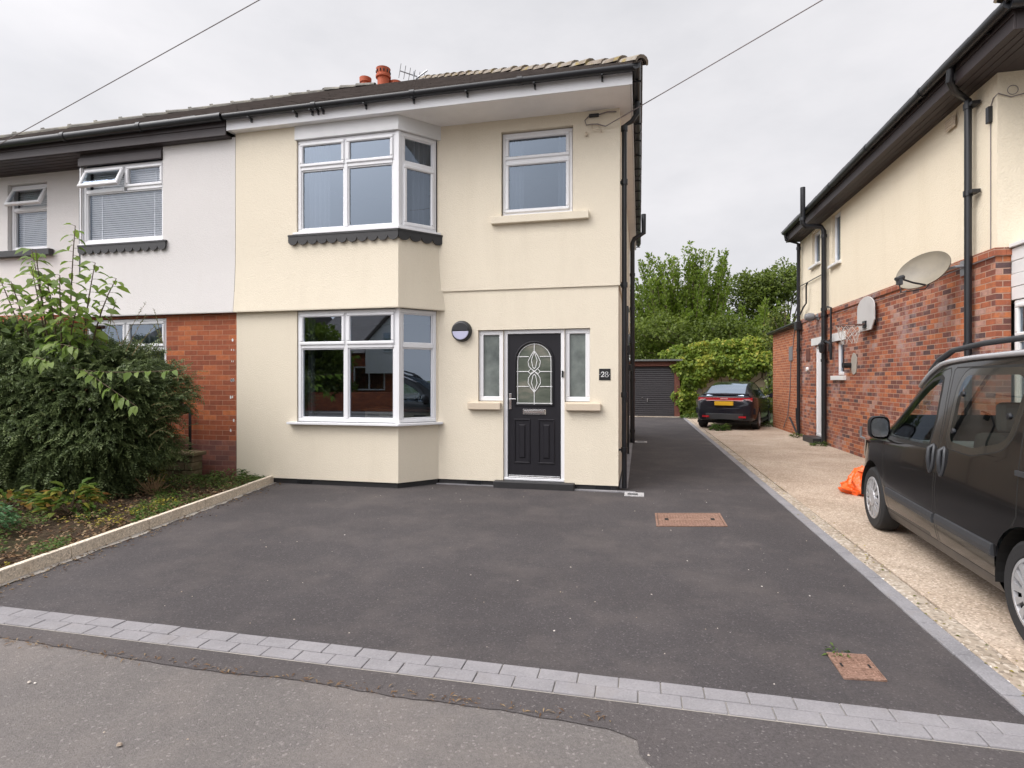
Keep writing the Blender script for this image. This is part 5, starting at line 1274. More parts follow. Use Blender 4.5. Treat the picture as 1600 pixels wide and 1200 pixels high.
# roof rails: low dark bars rising out of the roof
for sd in (-1,1):
    tz=lambda yy,xx=.61: SK.bvh.ray_cast(Vector((sd*xx,yy,3)),Vector((0,0,-1)))[0].z
    m=MB(); ys=[.62,.52,.38,.15,-.3,-.9,-1.35,-1.6,-1.72]; up=[-.01,.022,.05,.068,.075,.075,.065,.035,-.01]
    m.tube([(sd*.615,yy,tz(yy)+u_) for yy,u_ in zip(ys,up)],[.014,.026,.026,.022,.021,.021,.022,.024,.014],10)
    for yy in (.36,-1.42): m.tube([(sd*.615,yy+.07,tz(yy+.07)-.01),(sd*.615,yy,tz(yy)+.05)],[.03,.018],8)
    loc(m,'roof_rail','dark_plastic',V,smooth=True)
    m=MB(); P=[]
    for yy in np.linspace(.72,-1.8,22):
        zl,zt=f_zl(yy),f_zt(yy); P.append((sd*(f_wt(yy)+.008),yy,zl+.955*(zt-zl)))
    m.tube(P,.020,8); loc(m,'roof_gutter','silver_roof',V,smooth=True)
for sd in (-1,1):     # door mirrors
    m=MB(); cx_,cy_,cz_=sd*.885,.97,1.05
    vs=[]
    for (yy,a,b_) in ((-.05,.080,.098),(-.03,.090,.108),(.02,.086,.102),(.06,.070,.08),(.085,.04,.05)):
        for k in range(16):
            t=2*PI*k/16; c_,s_=math.cos(t),math.sin(t); vs.append((cx_+sd*a*(abs(c_)**.6)*(1 if c_>0 else -1),cy_+yy,cz_+b_*1.05*(abs(s_)**.6)*(1 if s_>0 else -1)))
    fs=[(i*16+k,i*16+(k+1)%16,(i+1)*16+(k+1)%16,(i+1)*16+k) for i in range(4) for k in range(16)]+[tuple(range(64,80))]
    m.add(vs,fs); m.tube([(sd*.76,1.02,.99),(sd*.85,1.0,1.0)],[.045,.04],8); o=loc(m,'mirror','paint_grey' if False else 'black_plastic',V,smooth=True,auto=50)
    g=MB(); g.poly([(cx_+sd*.071*(abs(math.cos(t))**.6)*(1 if math.cos(t)>0 else -1),cy_-.046,cz_+.09*(abs(math.sin(t))**.6)*(1 if math.sin(t)>0 else -1)) for t in np.linspace(0,2*PI,25)[:-1]]); loc(g,'mirror_glass','chrome',o,recalc=False)
# inside: seats, dash, wheel
m=MB(); m.box(-.70,.70,.78,1.12,.70,.93); m.box(-.70,.70,.62,.80,.72,.86); loc(m,'dashboard','dash_grey',V,bevel=.05)
m=MB(); m.lathe([(.06,-.02),(.065,0),(.05,.01),(.001,.008)],(-.55,.60,.90),'y',16); loc(m,'air_vent','black_plastic',V)
m=MB(); m.tube([(.36+.18*math.cos(a),.55+.05*math.sin(a),.93+.17*math.sin(a)) for a in np.linspace(0,2*PI,21)[:-1]],.016,8,closed=True); m.tube([(.36,.55,.93),(.36,.75,.86)],.03,8); loc(m,'steering_wheel','black_plastic',V)
for sx_,yy,ww in ((-.36,.0,.46),(.36,.0,.46),(0,-.92,1.25)):
    m=MB(); m.box(sx_-ww/2,sx_+ww/2,yy-.05,yy+.42,.40,.58); m.prism([(sx_-ww/2,yy-.02,.50),(sx_-ww/2,yy+.10,.50),(sx_-ww/2,yy-.10,1.12),(sx_-ww/2,yy-.20,1.10)],(ww,0,0)); m.box(sx_-.13,sx_+.13,yy-.235,yy-.145,1.12,1.34); loc(m,'seat','seat_cloth',V,bevel=.04)
for sd in (-1,1):
    m=MB(); m.tube([(sd*.74,.03,.6),(sd*.72,.02,1.0),(sd*.66,.03,1.3),(sd*.60,.06,1.52)],[.05,.045,.035,.03],8); m.prism([(sd*.80,-.86,.36),(sd*.80,.86,.36),(sd*.80,.86,.92),(sd*.80,-.86,.97)],(-sd*.03,0,0)); loc(m,'inner_trim','dash_grey',V)
for sd in (-1,1):   # popout catches on the rear side glass
    m=MB()
    for yy,z in ((-.29,1.40),(-.30,1.13),(-.93,1.28)): m.lathe([(.022,-sd*.008),(.018,sd*.010),(.001,sd*.013)],(sd*SK.x(sd,yy,z),yy,z),'x',12)
    m.split('window_catch','black_plastic',V,how=loc)
    m=MB(); m.box(sd*.83-.02,sd*.83+.04*sd if sd>0 else sd*.83+.02,-1.85,-1.15,.955,.985); loc(m,'slide_track','dark_plastic',V)
    m=MB(); zs_=np.linspace(.78,1.36,9); ys_=(-1.925,-1.86,-1.80,-1.75); vs=[]
    for d_ in (.012,-.03):
        for z in zs_:
            for yy in ys_: vs.append((sd*(SK.x(sd,max(yy,-1.90),z)+d_),yy,z))
    nq=len(zs_)*4; fs=[]
    for a in range(len(zs_)-1):
        for b_ in range(3):
            q=a*4+b_; fs+=[(q,q+1,q+5,q+4),(nq+q,nq+q+4,nq+q+5,nq+q+1)]
    for a in range(len(zs_)-1): fs+=[(a*4,a*4+4,nq+a*4+4,nq+a*4),(a*4+3,nq+a*4+3,nq+a*4+7,a*4+7)]
    fs+=[(0,nq,nq+3,3),(nq-4,nq-1,2*nq-1,2*nq-4)]; m.add(vs,fs); loc(m,'tail_lamp','tail_red',V)
    m=MB(); m.prism([(sd*.45,2.0,.62),(sd*.76,1.80,.66),(sd*.80,1.62,.86),(sd*.55,1.82,.82)],(0,.04,.02)); loc(m,'headlight','chrome',V)
m=MB(); m.box(-.50,.50,-1.95,-1.92,1.06,1.42); loc(m,'rear_window','black_gloss',V,bevel=.012)
m=MB(); m.box(-.75,.75,-1.97,-1.90,.30,.52); m.box(-.26,.26,-1.945,-1.925,.62,.73,1); loc(m,'rear_bumper',['dark_plastic','plate_yellow'],V,bevel=.02)
def stretch(o,k):
    for c in list(o.children):
        if c.name.startswith('wheel') and not c.name.startswith('wheel_arch'): c.location.y*=k; continue
        for v in c.data.vertices: v.co.y*=k
        stretch(c,k)
stretch(V,1.06)
# ---------------------------------------------------------------- dark hatchback at the end of the concrete drive
hth=rad(18); HX,HY_=3.14,19.85
A=thing('parked_car','black hatchback with full-width red tail lights parked at the end of the concrete drive','car',(HX,HY_,0),-hth)
g_zt=smoothint([-2.12,-2.05,-1.95,-1.7,-1.2,-.6,.1,.5,1.0,1.5,1.9,2.1],[.80,.98,1.05,1.18,1.36,1.445,1.46,1.42,1.18,.98,.80,.55])
g_zl=smoothint([-2.12,-1.9,-1.0,.5,1.0,1.5,1.9,2.1],[.76,.97,.96,.90,.88,.85,.70,.48])
g_wm=smoothint([-2.12,-2.0,-1.6,-1.0,.8,1.5,1.9,2.1],[.70,.80,.875,.885,.885,.84,.70,.50])
g_wt=smoothint([-2.12,-1.9,-1.2,-.3,.5,1.0,1.5,2.1],[.56,.57,.545,.56,.55,.60,.62,.35])
def asec(s):
    wm=g_wm(s); zl=g_zl(s); zt=max(g_zt(s),zl+.04); return (interp([-2.12,-1.8,1.8,2.1],[.30,.24,.2,.25],s),zl,zt,wm-.07,wm,wm-.035,min(g_wt(s),wm-.05))
bm=carbody(asec,-2.12,2.1,.06); SK=Skin(bm,asec)
SW=[(-1.35,1.02),(-1.0,1.27),(-.5,1.37),(.1,1.38),(.55,1.31),(.95,1.02),(.9,.96),(-1.2,1.0)]
gl=[]
for sd in (1,-1):
    gl+=cutfaces(bm,SW,(1,2),sideF(sd))
    for cy in (1.29,-1.29):
        fs=cutfaces(bm,circ(cy,.31,.37,-.5,PI+.5,20)+[(cy-.33,.05),(cy+.33,.05)],(1,2),sideF(sd)); bmesh.ops.delete(bm,geom=fs,context='FACES')
rg=cutfaces(bm,[(-.55,-1.86),(.55,-1.86),(.50,-1.02),(-.50,-1.02)],(0,1),topF); wsc=cutfaces(bm,[(-.58,1.0),(.58,1.0),(.5,.42),(-.5,.42)],(0,1),topF)
take(gl,'side_window',['glass_car'],A); take(wsc,'windscreen',['glass_car'],A); glass('glass_rear',.5,(.25,.27,.28)); take(rg,'rear_window',['glass_rear'],A)
for f in bm.faces: f.smooth=True
me=bpy.data.meshes.new('body'); bm.to_mesh(me); bm.free(); me.materials.append(M['paint_black']); boxuv(me,Vector()); SK.dress(me); o=bpy.data.objects.new('body',me); COL.objects.link(o); o.parent=A
for cy in (1.29,-1.29):
    for sd in (1,-1): wheel(A,sd*.775,cy,.315,.21,sd,'alloy',0)
m=MB(); m.box(-.86,.86,-1.75,1.8,.18,.26); m.box(-.62,.62,-1.9,1.8,.26,.66); loc(m,'floor_pan','rubber_trim',A)
def across(ys,z0,z1,hw,push,mb,mi=0,n=20,curve=.20):
    vs=[]
    for i in range(n+1):
        u=-1+2*i/n; x=u*hw; d=curve*u*u
        vs+=[(x,ys+d-push,z0-.02*abs(u)),(x,ys+d-push,z1),(x,ys+d+.08,z0-.02*abs(u)),(x,ys+d+.08,z1)]
    fs=[]
    for i in range(n):
        a=i*4; b=a+4; fs+=[(a,b,b+1,a+1),(a+1,b+1,b+3,a+3),(a+2,a,b,b+2) if False else (a,a+2,b+2,b)]
    fs+=[(0,1,3,2),(n*4,n*4+2,n*4+3,n*4+1)]; mb.add(vs,fs,mi)
m=MB(); across(-2.10,.885,.975,.775,.035,m,0,curve=.13); loc(m,'tail_lamp','tail_red',A)
m=MB(); across(-2.115,.885,.900,.77,.035,m,0,curve=.13); across(-2.115,.935,.955,.25,.04,m,0,curve=.13); 
for sd in (-1,1): m.box(sd*.60-.12,sd*.60+.12,-2.07,-2.0,.90,.93)
loc(m,'lamp_lens','tail_clear',A)
m=MB(); across(-1.98,1.05,1.085,.66,.03,m,0,curve=.10); loc(m,'spoiler','paint_black',A,bevel=.006)
m=MB(); m.prism([(-.56,-2.02,.985),(.56,-2.02,.985),(.52,-1.96,1.055),(-.52,-1.96,1.055)],(0,.05,.0)); loc(m,'lower_rear_window','glass_rear',A)
m=MB(); across(-2.20,.33,.50,.72,.03,m,0,curve=.20); loc(m,'rear_bumper','dark_plastic',A,bevel=.01)
m=MB(); across(-2.165,.50,.66,.86,.03,m,0,curve=.24); loc(m,'bumper_skin','paint_black',A,bevel=.01)
m=MB(); 
for sd in (-1,1): m.box(sd*.52-.10,sd*.52+.10,-2.20,-2.10,.38,.43)
loc(m,'reflector','tail_red',A)
m=MB(); m.box(-.265,.265,-2.20,-2.10,.745,.86); loc(m,'number_plate','plate_yellow',A,bevel=.004)
for sd in (-1,1):
    m=MB(); m.lathe([(.001,-.06),(.07,-.055),(.085,0),(.06,.06),(.001,.08)],(sd*1.0,.78,.99),'y',12); m.tube([(sd*.85,.80,.95),(sd*.97,.79,.97)],.03,8); loc(m,'mirror','paint_black',A,smooth=True,auto=40)
for sx_,yy,ww in ((-.36,.0,.46),(.36,.0,.46),(0,-.85,1.2)):
    m=MB(); m.box(sx_-ww/2,sx_+ww/2,yy-.2,yy+.4,.4,.56); m.box(sx_-ww/2,sx_+ww/2,yy-.25,yy-.1,.5,1.05); m.box(sx_-.12,sx_+.12,yy-.26,yy-.17,1.05,1.22); loc(m,'seat','room_dark',A,bevel=.03)
# ================================================================ PLANTS
def A3(*x): return np.array(x,float)
def limbs(mb,base,tips,r0,r1=.01,mid=.35,n=6):
    for t in tips:
        b=Vector(base); t=Vector(t); m1=b.lerp(t,mid)+Vector((random.uniform(-.1,.1),random.uniform(-.1,.1),(t-b).length*.08)); mb.tube([b,b.lerp(m1,.6),m1,m1.lerp(t,.6),t],[r0,r0*.8,r0*.6,r0*.35,r1],n)
def crown_tree(name,label,base,h,clusters,nleaf,size,mat,group=None,trunk_r=.16,cat='tree',flat=.75,upbias=.4):
    """broad crown: leaf clumps of differing size on limbs that leave a tapered trunk"""
    T=thing(name,label,cat,base,0,group); bx,by,bz=base
    tr=MB(); tr.tube([(bx,by,bz-.1),(bx+.05,by,bz+h*.2),(bx-.05,by+.05,bz+h*.45),(bx,by,bz+h*.75)],[trunk_r*1.3,trunk_r,trunk_r*.7,trunk_r*.2],10)
    for c in clusters:
        s=Vector((bx,by,bz+max(.3,min(h*.6,c[2]*.55)))); limbs(tr,s,[(bx+c[0],by+c[1],bz+c[2])],trunk_r*.4,.015)
    tr.build('trunk','wood_bark',T,smooth=True)
    tot=sum(c[3]**2 for c in clusters); P=[];AX=[];NM=[];L=[];R_=[]
    for c in clusters:
        n=int(nleaf*c[3]**2/tot); d=unit(n); d[:,2]=d[:,2]*.8+.15; rr=c[3]*(RNG.uniform(.25,1,n)**.45)[:,None]; 
        lump=1+.28*np.sin(d[:,0:1]*5+c[0]*3)*np.cos(d[:,2:3]*4+c[1]*2)+RNG.normal(0,.07,(n,1))
        p=A3(bx+c[0],by+c[1],bz+c[2])+d*rr*lump*A3(1,1,flat); P.append(p)
        out=d+unit(n)*.9; out[:,2]-=.15; AX.append(out); NM.append(d*.3+unit(n)*.55+A3(-.1,-.45,.7)); L.append(size*RNG.uniform(.7,1.35,n)); R_.append(np.clip(RNG.normal(.42+.1*math.sin(c[0]*7),.22,n),0,1))
    P,AX,NM,L,R_=map(np.concatenate,(P,AX,NM,L,R_)); leaf_obj('crown',mat,P,AX,NM,L,L*.62,R_,T); return T
def shoot_tree(name,label,base,shoots,nper,size,mat,group=None,spread=.34,trunk_r=.14):
    """upright crown of many ascending leafy shoots with gaps between their tips"""
    T=thing(name,label,'tree',base,0,group); B=Vector(base); tr=MB(); tr.tube([B-Vector((0,0,.1)),B+Vector((0,0,1.5)),B+Vector((.1,0,3.2))],[trunk_r*1.4,trunk_r,trunk_r*.6],10); P=[];AX=[];NM=[];L=[];R_=[]
    for (x,y,z,z0) in shoots:
        tip=B+Vector((x,y,z)); s=B+Vector((x*.25,y*.25,z0*.5)); k1=s.lerp(tip,.45)+Vector((x*.12,y*.12,0)); tr.tube([s,k1,tip],[.03,.018,.005],5)
        n=nper; t=RNG.uniform(0,1,n)**.8; pts=np.array([tuple(((1-q)**2)*s+2*q*(1-q)*k1+q*q*tip) for q in t]); ring=spread*(1.08-t)[:,None]*RNG.uniform(.2,1,(n,1))**.6+.05
        d=unit(n); d[:,2]*=.5; P.append(pts+d*ring); a=d*.8+A3(0,0,1.0)+unit(n)*.5; AX.append(a); NM.append(unit(n)*.6+A3(-.1,-.5,.6)); L.append(size*RNG.uniform(.65,1.3,n)); R_.append(np.clip(RNG.normal(.40+.2*t+random.uniform(-.12,.12),.17),0,1))
    tr.build('trunk','wood_bark',T,smooth=True); P,AX,NM,L,R_=map(np.concatenate,(P,AX,NM,L,R_)); leaf_obj('crown',mat,P,AX,NM,L,L*.6,R_,T); return T
sh=[]
for i in range(200):
    x=random.uniform(-3.1,2.55); y=random.uniform(-1.6,1.6)
    env=8.95-.22*abs(x-.35)**1.75-.12*y*y; z=env*random.uniform(.40,.95); sh.append((x*.97,y,z,random.uniform(1.0,z*.55)))
for (x,z) in [(random.uniform(-2.6,2.3),random.uniform(7.6,8.7)) for _ in range(16)]+list(((-2.3,7.9),(-1.9,8.1),(-1.2,7.5),(-.6,8.3),(.05,8.7),(.35,9.05),(.8,8.6),(1.1,8.5),(1.5,8.55),(1.9,8.45),(2.2,8.2),(2.45,7.3))): sh.append((x,random.uniform(-.5,.5),z,2.5))
shoot_tree('poplar_tree','tall feathery upright light green tree behind the dark garage',(2.35,32,0),sh,270,.17,'leaf_poplar',spread=.44)
sh=[(random.uniform(-1.5,1.5),random.uniform(-1,1),random.uniform(2.4,5.6),random.uniform(.5,1.5)) for i in range(60)]
shoot_tree('leafy_tree','mid green lower tree between the feathery tree and the round dark tree',(5.6,31,0),sh,330,.16,'leaf_poplar',spread=.6)
cl=[(random.uniform(-2.6,2.6),random.uniform(-1.5,1.5),random.uniform(3.2,7.0),random.uniform(.8,1.25)) for i in range(22)]+[(-1.4,0,6.2,1.1),(0,0,7.4,1.0),(1.4,0,7.2,1.2),(-.5,-1,6.8,1.1),(2.2,0,6.6,1.2),(-2.1,-.5,4.8,1.1),(-2.2,-.6,3.2,1.2),(-1,-1.2,3,1.3),(.6,-1.2,3.6,1.3),(2,-1,4.2,1.2)]
crown_tree('round_tree','round dark green tree partly hidden by the rear corner of the right house',(8.1,34,0),7,cl,26000,.17,'leaf_dark')
cl=[(random.uniform(-4.6,3),random.uniform(-1,1),random.uniform(1.2,4.4),random.uniform(.8,1.3)) for i in range(34)]
crown_tree('leafy_tree','low dark tree filling the gap above the ivy between the garages',(3.6,29.6,0),4,cl,15000,.15,'leaf_dark',trunk_r=.12)
cl=[(random.uniform(-.5,.5),random.uniform(-.4,.4),z,.62-.13*z) for z in np.linspace(.6,3.9,16) for _ in (0,1)]
crown_tree('conifer','yellow green conifer just behind the flat roofed brick extension',(4.95,20.9,0),4,[(a,b_,c,max(.16,d)) for a,b_,c,d in cl],9000,.10,'leaf_conifer',trunk_r=.07,flat=1.2)
# ivy over the second garage
T=thing('ivy','thick bright green and yellow ivy hanging over the cream garage and its side','ivy',(3,24,0))
m=MB()
for k in range(14):
    x=random.uniform(1.6,5.2); m.tube([(x,24.0,.3 if x<2.3 else 1.4),(x+random.uniform(-.3,.3),23.95,1.6),(x+random.uniform(-.4,.4),24.2,2.5),(x+random.uniform(-.4,.4),25.0,2.7)],.02,5)
m.build('stems','twig',T)
P=[];AX=[];NM=[];R_=[]
def ivy(cx,cy,cz,rx,ry,rz,n,b_=.5):
    d=unit(n); d[:,1]=-np.abs(d[:,1])*.9+.1*d[:,1]; r=(RNG.uniform(.45,1,n)**.4)[:,None]; lump=1+.16*np.sin(d[:,0:1]*6+cx*5)+.12*np.cos(d[:,2:3]*7+cx*3)+RNG.normal(0,.06,(n,1))
    P.append(A3(cx,cy,cz)+d*r*lump*A3(rx,ry,rz)); AX.append(unit(n)*.7+d*.5+A3(0,0,-.6)); NM.append(d*.5+unit(n)*.5+A3(0,-.5,.5)); R_.append(np.clip(RNG.normal(b_,.2,n)+.12*d[:,2],0,1))
for k in range(62):
    x=random.uniform(1.3,5.1); top=3.05-.10*abs(x-3.75)**1.6+(.12 if x<2.2 else 0); lo=(.15 if x<2.25 else 2.0-.22*math.sin(x*3.1)+(.25 if x>4.2 else 0)); z=lo+(top-lo)*random.random()**.75
    if x<1.66 and z<2.05: x=random.uniform(1.75,2.2)
    r=random.uniform(.24,.44); ivy(x,23.98-random.uniform(-.15,.28)+(.35 if z>2.4 else 0),z-r*.4,r*1.2,r,r,430,random.uniform(.32,.68))
for k in range(26): 
    x=random.uniform(1.4,5.0); ivy(x,24.3,2.35+.3*math.sin(x*2),.5,.3,.45,330,.35)
P,AX,NM,R_=map(np.concatenate,(P,AX,NM,R_)); L=.125*RNG.uniform(.65,1.3,len(P)); leaf_obj('foliage','leaf_ivy',P,AX,NM,L,L*.85,R_,T)
# the big hedge: arching sprays of tiny leaves round a twiggy core
T=thing('hedge','large unclipped dark green small-leaved shrub in the flower bed on the left','hedge',(-7.3,6,0))
Cc=A3(-8.0,5.98,1.06); Ex=A3(2.10,.86,1.06)
def shell(n):
    d=unit(n); d=d[(d[:,1]<.35)]; 
    q=(np.abs(d)**A3(3.2,2.6,2.8)).sum(1)**(-1/2.9); s=d*q[:,None]
    lump=1+.05*np.sin(s[:,0]*7+s[:,2]*3)+.05*np.sin(s[:,2]*9+s[:,0]*4+1.3)+.04*np.sin(s[:,0]*15-s[:,2]*11); return s*lump[:,None],d
s,dr=shell(30000); keep=RNG.uniform(0,1,len(s))<1; s=s[keep]; dr=dr[keep]
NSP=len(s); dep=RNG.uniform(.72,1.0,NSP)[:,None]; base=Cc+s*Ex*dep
gx=base[:,0]; base[:,2]+= .10*np.sin(gx*2.1)*np.clip(s[:,2],0,1)
dirs=dr*A3(1,1,.8)+unit(NSP)*.55+A3(.28,-.15,-.18)*RNG.uniform(.2,1.3,(NSP,1)); dirs/=np.linalg.norm(dirs,axis=1,keepdims=True)
ln=RNG.uniform(.10,.26,NSP); K=14
t=np.tile(np.linspace(.1,1,K),(NSP,1)); pos=base[:,None,:]+dirs[:,None,:]*(t*ln[:,None])[...,None]+A3(0,0,-.18)*(t**2*ln[:,None])[...,None]
sdv=np.cross(dirs,unit(NSP)); sdv/=np.linalg.norm(sdv,axis=1,keepdims=True); sg=np.where(np.arange(K)%2,1,-1)[None,:,None]
ax=dirs[:,None,:]*.5+sdv[:,None,:]*sg*.9; nm=np.cross(dirs,sdv)[:,None,:]+RNG.normal(0,.35,(NSP,K,3)); nm=nm*np.sign(nm[...,2:3]+1e-6)+A3(-.15,-.45,.8)
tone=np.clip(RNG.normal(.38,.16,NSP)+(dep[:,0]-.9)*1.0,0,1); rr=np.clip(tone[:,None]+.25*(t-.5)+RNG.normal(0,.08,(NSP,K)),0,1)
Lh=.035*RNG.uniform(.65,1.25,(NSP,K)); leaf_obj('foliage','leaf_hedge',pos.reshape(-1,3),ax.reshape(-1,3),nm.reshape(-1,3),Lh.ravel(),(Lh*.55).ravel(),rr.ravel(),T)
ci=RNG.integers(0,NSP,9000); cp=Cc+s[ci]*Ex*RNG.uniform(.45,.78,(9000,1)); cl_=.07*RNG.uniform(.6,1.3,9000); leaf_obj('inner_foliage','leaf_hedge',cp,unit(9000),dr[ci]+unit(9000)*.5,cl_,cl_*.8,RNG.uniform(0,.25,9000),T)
m=MB()
for i in range(260):
    k=random.randrange(NSP); b0=Vector((Cc[0]+s[k][0]*Ex[0]*.35,Cc[1]+s[k][1]*.2,.05)); tp=Vector(base[k]); mid=b0.lerp(tp,.6)+Vector((0,0,.2)); m.tube([b0,mid,tp],[.012,.007,.003],4,cap=False)
m.build('branches','twig',T)
# wispy upright and side shoots that stick out of it
P=[];AX=[];NM=[];R_=[];m=MB()
wis=[((-8.5+i*.32+random.uniform(-.15,.15)),random.uniform(5.5,6.1),1.95,random.uniform(-.15,.35),random.uniform(-.2,.1),random.uniform(.2,.5)) for i in range(10)]+[(-6.4,5.8,1.9,.5,-.1,.55),(-6.2,5.7,1.85,.3,0,.45),(-6.5,5.7,1.95,.15,0,.55),(-6.0,5.6,1.8,.45,-.1,.35),(-6.7,5.8,1.95,.35,-.1,.5)]
wis+=[(-5.72,random.uniform(5.5,6.1),random.uniform(.5,1.6),random.uniform(.06,.28),random.uniform(-.1,.1),random.uniform(-.10,.14)) for i in range(26)]
for (x,y,z,dx,dy,dz) in wis:
    b0=Vector((x,y,z)); tp=b0+Vector((dx,dy,dz)); mid=b0.lerp(tp,.55)+Vector((0,0,.03)); m.tube([b0,b0.lerp(mid,.6),mid.lerp(tp,.5),tp],[.0035,.003,.002,.0015],4,cap=False)
    for k in range(26):
        q=k/25; c=((1-q)**2)*b0+2*q*(1-q)*mid+q*q*tp; P.append(tuple(c)); dd=(tp-b0).normalized(); w_=Vector((random.gauss(0,1),random.gauss(0,1),random.gauss(0,1))); AX.append(tuple(dd*.7+w_.normalized()*.7)); NM.append((random.gauss(0,.4),random.gauss(0,.4),1)); R_.append(random.uniform(.35,.9))
P,AX,NM,R_=map(np.array,(P,AX,NM,R_)); L=.030*RNG.uniform(.6,1.2,len(P)); leaf_obj('wispy_shoots','leaf_hedge',P,AX,NM,L,L*.55,R_,T); m.split('shoot_stem','twig_tan',T,gap=0)
# sapling rising out of the hedge
T=thing('sapling','young broad-leaved sapling with drooping light green leaves rising from the dark hedge','sapling',(-7.2,5.75,0))
m=MB(); P=[];AX=[];NM=[];L=[];R_=[]
stems=[((-7.3,5.9,.2),(-7.18,5.75,2.2),(-6.98,5.7,3.46)),((-7.35,5.9,.2),(-7.45,5.75,2.1),(-7.62,5.65,3.18)),((-7.3,5.9,.2),(-7.75,5.7,2.0),(-8.1,5.6,2.86)),((-7.3,5.9,.2),(-6.9,5.7,2.1),(-6.55,5.6,2.95)),((-7.2,5.9,.2),(-6.75,5.6,2.05),(-6.12,5.5,2.72)),((-7.3,5.9,.2),(-7.3,5.6,2.0),(-7.35,5.45,2.9)),((-7.3,5.9,.2),(-7.1,5.6,2.0),(-7.05,5.4,2.75)),((-7.3,5.9,.2),(-7.6,5.5,1.9),(-8.0,5.3,2.45)),((-7.3,5.9,.2),(-6.95,5.5,1.95),(-6.5,5.35,2.4)),((-7.3,5.9,.2),(-7.55,5.6,2.0),(-7.75,5.5,2.75)),((-7.3,5.9,.2),(-7.2,5.5,2.1),(-7.22,5.4,3.1)),((-7.3,5.9,.2),(-6.85,5.4,2.0),(-6.72,5.3,2.75)),((-7.3,5.9,.2),(-7.8,5.5,1.9),(-8.2,5.4,2.6))]
for a,b_,c in stems:
    a,b_,c=map(Vector,(a,b_,c)); pts=[((1-q)**2)*a+2*q*(1-q)*(b_*1.0)+q*q*c for q in np.linspace(0,1,10)]; m.tube(pts,[.016-.0013*i for i in range(10)],6)
    for k in range(40):
        q=.40+.60*k/39; p=((1-q)**2)*a+2*q*(1-q)*b_+q*q*c; g=2.4*k+a.x; dd=Vector((math.cos(g),math.sin(g)*.8,.05-.25*(1-q))); 
        pet=p+dd*.05; P.append(tuple(pet)); AX.append(tuple(dd+Vector((0,0,random.uniform(-.55,-.1))))); NM.append((random.gauss(0,.4),random.gauss(-.45,.35),1)); L.append(random.uniform(.12,.20)*(1.05-.35*(q-.5))); R_.append(random.uniform(.1,1)); m.tube([p,pet],.003,4,cap=False)
low=[((-6.6,5.35,1.65),(-6.1,5.25,1.55),(-5.15,5.45,1.62)),((-6.3,5.25,1.62),(-5.9,5.15,1.45),(-5.5,5.2,1.20)),((-7.2,5.3,1.75),(-6.9,5.15,1.8),(-6.6,5.1,1.7)),((-7.1,5.3,1.85),(-6.7,5.2,2.0),(-6.3,5.2,1.85))]
for a,b_,c in low:
    a,b_,c=map(Vector,(a,b_,c)); pts=[((1-q)**2)*a+2*q*(1-q)*b_+q*q*c for q in np.linspace(0,1,8)]; m.tube(pts,.005,5)
    for k in range(16):
        q=min(1,.1+.9*k/15+random.uniform(-.05,.05)); p=((1-q)**2)*a+2*q*(1-q)*b_+q*q*c; sgn=1 if k%2 else -1; dd=Vector((random.uniform(-.2,.5)*sgn,-.45,random.uniform(-.5,.3))); P.append(tuple(p)); AX.append(tuple(dd+Vector((.25,0,-.3)))); NM.append((random.gauss(0,.4),-.6+random.gauss(0,.3),.9)); L.append(random.uniform(.10,.17)); R_.append(random.uniform(.3,1))
m.build('stems','twig',T,smooth=True); P,AX,NM,L,R_=map(np.array,(P,AX,NM,L,R_)); leaf_obj('leaves','leaf_cherry',P,AX,NM,L,L*.50,R_,T,fold=.16,droop=.25,six=True)
# bed plants
def clump(name,label,cat,x,y,n,L0,mat,h=.25,r=.18,wide=.5,six=False,z=.06,group=None,flat=.6):
    T=thing(name,label,cat,(x,y,z),0,group); a=RNG.uniform(0,2*PI,n); rr=r*np.sqrt(RNG.uniform(0,1,n)); hh=h*(1-.6*(rr/r)**2)*RNG.uniform(.25,1,n); P=np.stack([x+rr*np.cos(a),y+rr*np.sin(a),z+hh],1)
    AX=np.stack([np.cos(a),np.sin(a),RNG.uniform(-.5,.8,n)*flat],1)+unit(n)*.4; NM=unit(n)*.4+A3(0,0,1); L=L0*RNG.uniform(.6,1.3,n); leaf_obj('leaves',mat,P,AX,NM,L,L*wide,RNG.uniform(0,1,n),T,six=six)
    m=MB()
    for k in range(min(14,n//4)): m.tube([(x+random.uniform(-.04,.04),y+random.uniform(-.04,.04),z-.04),(P[k][0],P[k][1],P[k][2])],.004,4,cap=False)
    m.build('stems','twig',T); return T
clump('hosta_plant','yellowing broad-leaved plant with browning leaves beside the edging stones','plant',-6.03,4.88,150,.13,'leaf_hosta',.34,.25,.55,True,z=.07)
clump('hosta_plant','dark leaved low plant with reddish leaves at the far left of the bed','plant',-6.75,4.75,120,.11,'leaf_hosta',.22,.3,.5,True,z=.08)
clump('sedum_plant','pale green bushy plant cut by the left edge of the picture','plant',-5.98,4.0,420,.055,'leaf_sedum',.30,.25,.55,z=.07)
clump('leafy_plant','low green weed patch near the cream house wall in the bed corner','plant',-5.75,6.95,260,.055,'leaf_weed',.16,.36,.5,z=.05)
clump('leafy_plant','small green plant in front of the mossy stone wall','plant',-6.25,6.55,200,.05,'leaf_weed',.15,.32,.5,z=.05)
clump('leafy_plant','small pale green seedling beside the middle of the edging','plant',-5.40,5.75,60,.05,'leaf_weed',.11,.14,.5,z=.05)
clump('leafy_plant','yellow green shrub remnant above the tan cut stems','plant',-6.30,6.15,150,.06,'leaf_yellow',.36,.16,.5,z=.10)
clump('yellow_flower','yellow flowering plant beside the edging stones, nearest the house','flower',-5.28,5.35,70,.035,'leaf_yellow',.10,.13,.6,group='yellow flowers by the edging')
